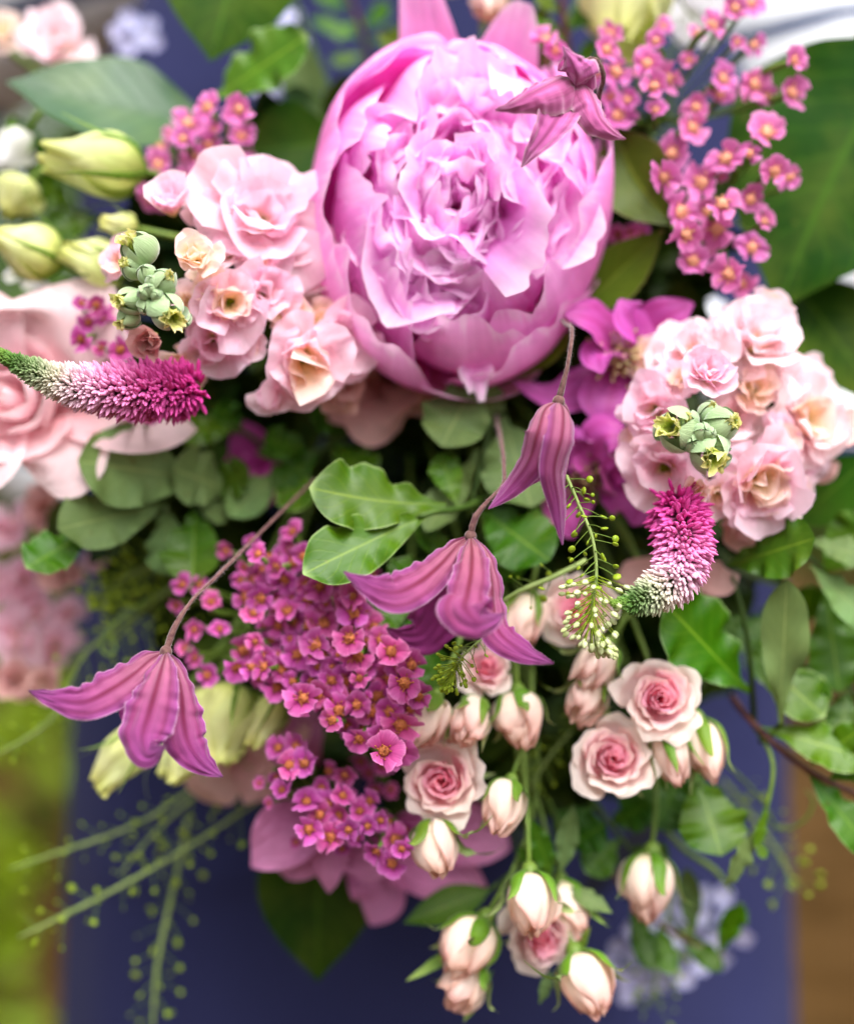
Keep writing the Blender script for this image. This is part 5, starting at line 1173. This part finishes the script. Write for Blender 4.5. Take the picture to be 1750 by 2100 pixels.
sprig('pittosporum_sprig', 'dark wavy leaf hanging under the green rose buds', [(1400, 1540, .11), (1420, 1580, .09), (1435, 1610, .08)], [((1425, 1580, .085), (1478, 1755, .065), 72, M_PITTD, pk(face=(.1, -1, .2))), ((1410, 1560, .1), (1340, 1700, .09), 60, M_PITTD, pk(face=(-.1, -1, .2)))])
sprig('curled_twig', 'thin twig ending in a curled pale leaf beside the apron\'s edge', [(1545, 1490, .08), (1582, 1560, .07), (1572, 1650, .068), (1545, 1725, .066)],
      [((1560, 1690, .067), (1482, 1818, .058), 36, M_SAGE, pk(face=(.3, -1, .1), twist=.9, wave=.1)), ((1575, 1640, .067), (1548, 1740, .062), 15, M_PITT, pk(face=(.5, -1, .1), wave=.1)), ((1545, 1720, .066), (1570, 1760, .064), 12, M_PITT, pk(face=(0, -1, .1), wave=.1))], M_GREEN, .0010)
sprig('twisted_twig', 'twisted dark leaves over the pale lilac flowers', [(1250, 1780, .13), (1300, 1850, .12), (1360, 1900, .118), (1480, 1960, .115)],
      [((1290, 1850, .12), (1340, 1990, .105), 30, M_PITTD, pk(face=(.2, -1, .1), wave=.25)), ((1350, 1890, .12), (1372, 2000, .105), 28, M_PITT, pk(face=(-.2, -1, .1), twist=.6)), ((1470, 1960, .115), (1518, 1850, .105), 28, M_PITT, pk(face=(0, -1, .5), twist=-.5)), ((1420, 1930, .118), (1410, 1780, .11), 26, M_SAGE, pk(face=(0, -1, .1), twist=.8)),
       ((1380, 1900, .12), (1480, 1990, .11), 24, M_PITTD, pk(face=(0, -1, .4), wave=.3))], M_STEMB, .0012)
sprig('leafy_sprig', 'bright wavy leaf below the middle clematis bell', [(900, 1260, .09), (840, 1260, .07), (800, 1265, .06)], [((850, 1230, .065), (742, 1285, .05), 42, M_PITT, pk(face=(-.1, -1, .3))), ((860, 1270, .07), (800, 1330, .055), 34, M_PITT, pk(face=(0, -1, .2))), ((870, 1300, .075), (900, 1420, .07), 40, M_PITTD, pk(face=(0, -1, .2)))])
sprig('leafy_sprig', 'dark glossy leaves under the stock beside the veronica', [(560, 960, .14), (520, 900, .12), (470, 870, .11)], [((490, 880, .115), (350, 885, .095), 36, M_PITT, pk(face=(0, -1, .3))), ((520, 930, .12), (620, 915, .10), 34, M_PITTD, pk(face=(0, -1, .5))), ((500, 890, .12), (440, 830, .11), 34, M_PITTD, pk(face=(0, -1, .3)))])
sprig('leafy_sprig', 'bright small leaves behind the pointed green bud', [(250, 470, .15), (180, 440, .13), (120, 420, .125)], [((200, 450, .13), (90, 480, .12), 46, M_PITT, pk(face=(0, -1, .5))), ((150, 430, .128), (60, 350, .115), 40, M_PITT, pk(face=(-.1, -1, .4))), ((220, 460, .13), (300, 520, .12), 44, M_PITTD, pk(face=(0, -1, .4))), ((140, 430, .13), (40, 560, .12), 50, M_PITT, pk(face=(-.1, -1, .4))), ((120, 420, .13), (20, 240, .12), 34, M_PITT, pk(face=(-.1, -1, .4)))])
sprig('leafy_sprig', 'fine leafy stems at the top beside the peony', [(760, 150, .22), (740, 60, .21), (700, -40, .20)], [((745, 80, .21), (640, 40, .20), 22, M_PITTD, pk()), ((740, 60, .21), (800, 10, .20), 24, M_PITT, pk()), ((720, 20, .21), (640, -20, .20), 24, M_PITTD, pk()), ((750, 110, .21), (680, 130, .20), 20, M_PITTD, pk()), ((745, 90, .21), (830, 60, .20), 20, M_PITTD, pk()), ((730, 40, .21), (690, 80, .20), 18, M_PITT, pk())], M_STEMB)
sprig('leafy_sprig', 'brown stems with light green leaves between peony and round bud', [(1180, 170, .14), (1160, 80, .13), (1150, -30, .125)], [((1170, 110, .13), (1080, 40, .12), 30, M_PITT, pk()), ((1160, 60, .13), (1220, 10, .12), 34, M_PITT, pk()), ((1155, 30, .13), (1090, -20, .12), 28, M_OLIVE, pk()), ((1175, 130, .13), (1225, 90, .12), 26, M_PITT, pk())], M_STEMB, .002)
sprig('leafy_sprig', 'light green leaflets between the star-shaped clematis and olive leaf', [(1290, 400, .11), (1262, 340, .09), (1245, 300, .085)], [((1258, 330, .088), (1235, 272, .08), 16, M_PITT, pk()), ((1270, 350, .09), (1262, 400, .082), 18, M_PITT, pk()), ((1262, 340, .09), (1285, 290, .08), 18, M_PITT, pk())])
sprig('rose_leaf_sprig', 'upright rose leaves above the lowest cluster of buds', [(1120, 1640, .10), (1150, 1720, .08), (1140, 1790, .07)], [((1130, 1800, .07), (1090, 1680, .065), 26, M_PITTD, pk(prof=LA)), ((1150, 1790, .068), (1175, 1650, .065), 24, M_SAGE, pk(prof=LA)), ((1160, 1820, .066), (1255, 1872, .06), 22, M_SAGE, pk(prof=LA, twist=.5)), ((1120, 1790, .075), (1060, 1740, .07), 24, M_PITTD, pk(prof=LA)), ((1160, 1740, .085), (1240, 1690, .08), 44, M_PITTD, pk())])
sprig('rose_leaf_sprig', 'thin sepal-like leaves beside the lowest buds', [(1010, 1900, .08), (985, 1930, .07), (960, 1950, .068)], [((985, 1920, .07), (832, 2012, .06), 13, M_SEPAL, pk(prof=LA, wave=.05)), ((1010, 1990, .07), (950, 2096, .06), 13, M_SEPAL, pk(prof=LA, wave=.05)), ((1130, 1990, .065), (1105, 2060, .06), 15, M_SAGE, pk(prof=LA, twist=.8)), ((1160, 1990, .07), (1210, 1900, .06), 12, M_SEPAL, pk(prof=LA))], M_GREEN)

sprig('pittosporum_sprig', 'shaded wavy leaves under the peony and the stock', [(760, 860, .13), (700, 900, .115), (640, 930, .11), (580, 960, .105)],
      [((720, 890, .115), (640, 830, .10), 44, M_PITTD, pk()), ((680, 905, .115), (760, 980, .09), 46, M_PITT, pk(face=(.1, -1, .4))), ((640, 930, .11), (540, 900, .095), 40, M_PITTD, pk()), ((600, 950, .108), (610, 1050, .085), 44, M_PITT, pk(face=(-.1, -1, .4))), ((580, 960, .105), (470, 1060, .085), 42, M_SAGE, pk(face=(0, -1, .4))), ((660, 920, .112), (560, 1000, .095), 36, M_PITTD, pk())])
sprig('pittosporum_sprig', 'green wavy leaves between the closed bell and the yarrow', [(1000, 1090, .11), (930, 1130, .09), (880, 1160, .08)],
      [((930, 1125, .09), (850, 1090, .07), 38, M_PITTD, pk()), ((900, 1150, .085), (960, 1230, .07), 44, M_PITT, pk()), ((890, 1150, .085), (800, 1190, .065), 40, M_PITT, pk()), ((990, 1100, .105), (1060, 1190, .085), 44, M_PITTD, pk())])
sprig('pittosporum_sprig', 'fresh green wavy leaves at the edge beyond the tall pale leaf', [(1560, 1250, .12), (1640, 1300, .105), (1700, 1360, .10), (1760, 1430, .095)],
      [((1600, 1280, .11), (1560, 1400, .095), 48, M_PITT, pk(face=(-.1, -1, .4))), ((1640, 1300, .105), (1660, 1200, .09), 42, M_PITT, pk()), ((1680, 1340, .10), (1640, 1450, .085), 46, M_PITT, pk()), ((1710, 1370, .10), (1790, 1330, .085), 44, M_PITT, pk()), ((1740, 1410, .095), (1720, 1510, .085), 40, M_PITTD, pk()), ((1580, 1260, .115), (1500, 1330, .10), 46, M_PITTD, pk())])
sprig('pittosporum_sprig', 'dark leaves between the hanging buds and the lone slender bud', [(1200, 1620, .12), (1250, 1690, .105), (1290, 1740, .10)],
      [((1220, 1650, .11), (1140, 1720, .10), 40, M_PITTD, pk()), ((1250, 1690, .105), (1330, 1650, .09), 44, M_PITTD, pk()), ((1270, 1720, .10), (1200, 1790, .09), 40, M_PITT, pk()), ((1290, 1740, .10), (1370, 1770, .09), 36, M_PITTD, pk())])

# ================================================================= cress sprigs and tendrils
cress('upright cress sprig with round pods before the purple clematis', [(1160, 975, .012), (1186, 1035, .008), (1214, 1105, .004), (1222, 1175, .002), (1214, 1240, 0), (1214, 1290, 0), (1245, 1330, 0)], 34, 46, 12.5, 1, 120, .0012, .02, .62, .1, 62)
cress('small cress tip with pale buds beside the half hidden rose', [(1000, 1300, .02), (970, 1325, .014), (945, 1350, .01), (918, 1400, .008)], 10, 36, 8, 2, 60, .0009, .05, .5, .2, 46)
cress('thick cress stalk leading to the pale rose', [(1200, 1150, .04), (1130, 1185, .034), (1060, 1215, .032), (1030, 1232, .032)], 12, 44, 13, 3, 0, .0019, .05, .95, .2)
cress('upper trailing cress sprig over the apron', [(400, 1610, 0.130), (333, 1661, 0.125), (245, 1705, 0.122), (130, 1745, 0.120), (20, 1782, 0.120)], 22, 40, 10, 4, 0, .0014)
cress('long trailing cress sprig crossing the apron', [(560, 1620, 0.130), (526, 1644, 0.128), (373, 1745, 0.118), (228, 1828, 0.110), (110, 1888, 0.108), (38, 1922, 0.108)], 34, 44, 12, 5, 0, .0016)
cress('cress sprig hanging straight down over the apron', [(385, 1680, 0.150), (364, 1784, 0.140), (346, 1863, 0.135), (324, 1968, 0.130), (314, 2110, 0.130)], 34, 46, 12, 6, 0, .0018)
cress('cress sprig slanting under the clematis bell', [(560, 1560, 0.140), (438, 1609, 0.130), (329, 1696, 0.125), (245, 1793, 0.120)], 24, 40, 11, 7, 0, .0013)
cress('fine cress sprig reaching out past the apron below the faded stock', [(380, 1190, .12), (245, 1284, .115), (184, 1330, .112), (100, 1480, .11), (-10, 1548, .105)], 34, 44, 10, 8, 0, .0014)
cress('bushy cress sprig in shade beneath the sage leaves', [(420, 1100, .14), (330, 1150, .125), (250, 1190, .115), (200, 1230, .11)], 70, 60, 9, 9, 40, .0013)
cress('second bushy cress sprig in shade by the faded stock', [(420, 1150, .14), (330, 1220, .125), (270, 1280, .115), (215, 1330, .11)], 70, 60, 9, 10, 0, .0013)
cress('blurred cress sprig beside the curled twig', [(1480, 1600, .15), (1560, 1700, .14), (1600, 1760, .135), (1630, 1830, .135)], 40, 52, 12, 11, 0, .0016)
cress('green cress tip low over the pale lilac flowers', [(1380, 1800, .15), (1360, 1920, .14), (1345, 2000, .135), (1335, 2060, .135)], 30, 44, 12, 12, 0, .0014, .3, 1)
cress('fine cress sprig behind the leaning open rose', [(1170, 1500, .10), (1120, 1560, .09), (1085, 1620, .085)], 24, 42, 9, 13, 0, .001)
def tendril(label, pts, r=.0007):
    c = [P(*p) for p in pts]; T = thing('tendril', label, 'tendril', c[0]); part(T, 'stem', tube(c, [r] * (len(c) - 1) + [r * .4], n=40, ns=6), M_GREEN)
tendril('curly tendril beside the fine cress sprig', [(330, 1215, .11), (260, 1260, .105), (215, 1300, .10), (208, 1330, .10), (225, 1345, .098), (238, 1325, .1), (222, 1310, .1)])
tendril('looping tendril beside the curled twig', [(1480, 1560, .11), (1560, 1640, .10), (1600, 1700, .10), (1650, 1680, .10), (1665, 1640, .10), (1650, 1620, .10)])
tendril('dark thin stem falling behind the green rose buds', [(1330, 1610, .12), (1350, 1680, .11), (1400, 1740, .11), (1470, 1790, .11), (1500, 1830, .11)], .0013)

# pale lilac flowers far back in the bunch
LM = make_mesh('lilac_floret', join(*[bend_petal(1, .95, 1.1, 1.4, phi=i * 1.2566, cup=.1, ruffle=.02, rnd=.3, ns=7, nt=6, seed=i) for i in range(5)]), M_LILAC)
WM = make_mesh('white_floret', join(*[bend_petal(1, .9, 1.0, 1.4, phi=i * 1.2566, cup=.2, ruffle=.03, rnd=.3, ns=7, nt=6, seed=i + 9) for i in range(5)]), M_WHITE)
def forget(label, centre, spread, n, r, seed, mesh=None):
    rg = np.random.default_rng(seed); u, v, y = centre; b = P(u, v, y + .02); T = thing('forget_me_not_sprig', label, 'flower sprig', b); st = []
    for i in range(n):
        a = i * 2.4; q = spread * math.sqrt((i + .5) / n); c = P(u + q * math.cos(a) + rg.normal() * 6, v + q * math.sin(a) * .9, y + rg.normal() * .006)
        o = bpy.data.objects.new('floret', mesh or LM); COL.objects.link(o); o.parent = T; fr = frame(c, fdir(rg.normal() * .4, rg.normal() * .4 + .2), rg.uniform(0, 6))
        o.matrix_local = Matrix.Translation(Vector(c - b)) @ Matrix(fr[0].tolist()).to_4x4() @ Matrix.Scale(r * K(y), 4)
        st.append(tube([c, (c + b) / 2 + np.array([0, .01, 0]), b], .0005, n=6, ns=5))
    part(T, 'stalks', join(*st), M_GREEN, kind='stuff')
    return T
forget('pale lilac forget-me-nots under the twisted dark leaves', (1400, 1905, .17), 118, 22, 26, 1)
forget('pale lilac forget-me-nots beside the big cream bud', (1290, 1990, .18), 70, 9, 24, 2)
forget('pale lilac forget-me-nots above the grey green leaf', (275, 72, .20), 46, 9, 22, 3)
forget('pale lilac forget-me-nots at the top beside the wavy glossy leaf', (575, 60, .21), 60, 8, 20, 4)
forget('pale lilac forget-me-nots below the wavy glossy leaf', (560, 185, .20), 30, 5, 18, 5)
forget('tiny white flowers between the green buds and the big lisianthus', (62, 574, .11), 34, 5, 18, 6, WM)

# filler leaves deep in the bunch, shade put into their dark colour, a mass nobody could count
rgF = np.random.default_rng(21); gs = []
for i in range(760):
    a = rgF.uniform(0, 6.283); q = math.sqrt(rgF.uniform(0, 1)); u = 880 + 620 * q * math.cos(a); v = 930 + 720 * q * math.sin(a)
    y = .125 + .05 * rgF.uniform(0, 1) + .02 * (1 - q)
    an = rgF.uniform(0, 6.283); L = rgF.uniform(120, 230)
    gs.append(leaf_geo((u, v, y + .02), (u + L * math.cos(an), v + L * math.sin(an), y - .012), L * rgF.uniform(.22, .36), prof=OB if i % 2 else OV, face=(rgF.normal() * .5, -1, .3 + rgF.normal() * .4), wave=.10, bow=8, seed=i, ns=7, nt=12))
T = single('foliage', join(*gs), M_SHADE_LEAF, 'green leaves deep inside the bouquet, coloured darker to stand for the shade there', kind='stuff')
gs = []
for i in range(26):
    a = i * 2.4; q = .5 * math.sqrt((i + .5) / 26); gs.append(tube([P(880 + 900 * q * math.cos(a), 900 + 900 * q * math.sin(a), .16), P(880 + 400 * q * math.cos(a), 700 + 500 * q * math.sin(a), .195), TIE + np.array([math.cos(a), 0, math.sin(a)]) * .014 * q * 2, TIE + np.array([math.cos(a) * .03, .01, -.12])], .0022, n=16, ns=6))
single('bunched_stems', join(*gs), M_STEMD, 'green stems of the filler foliage gathered at the tie', kind='stuff')
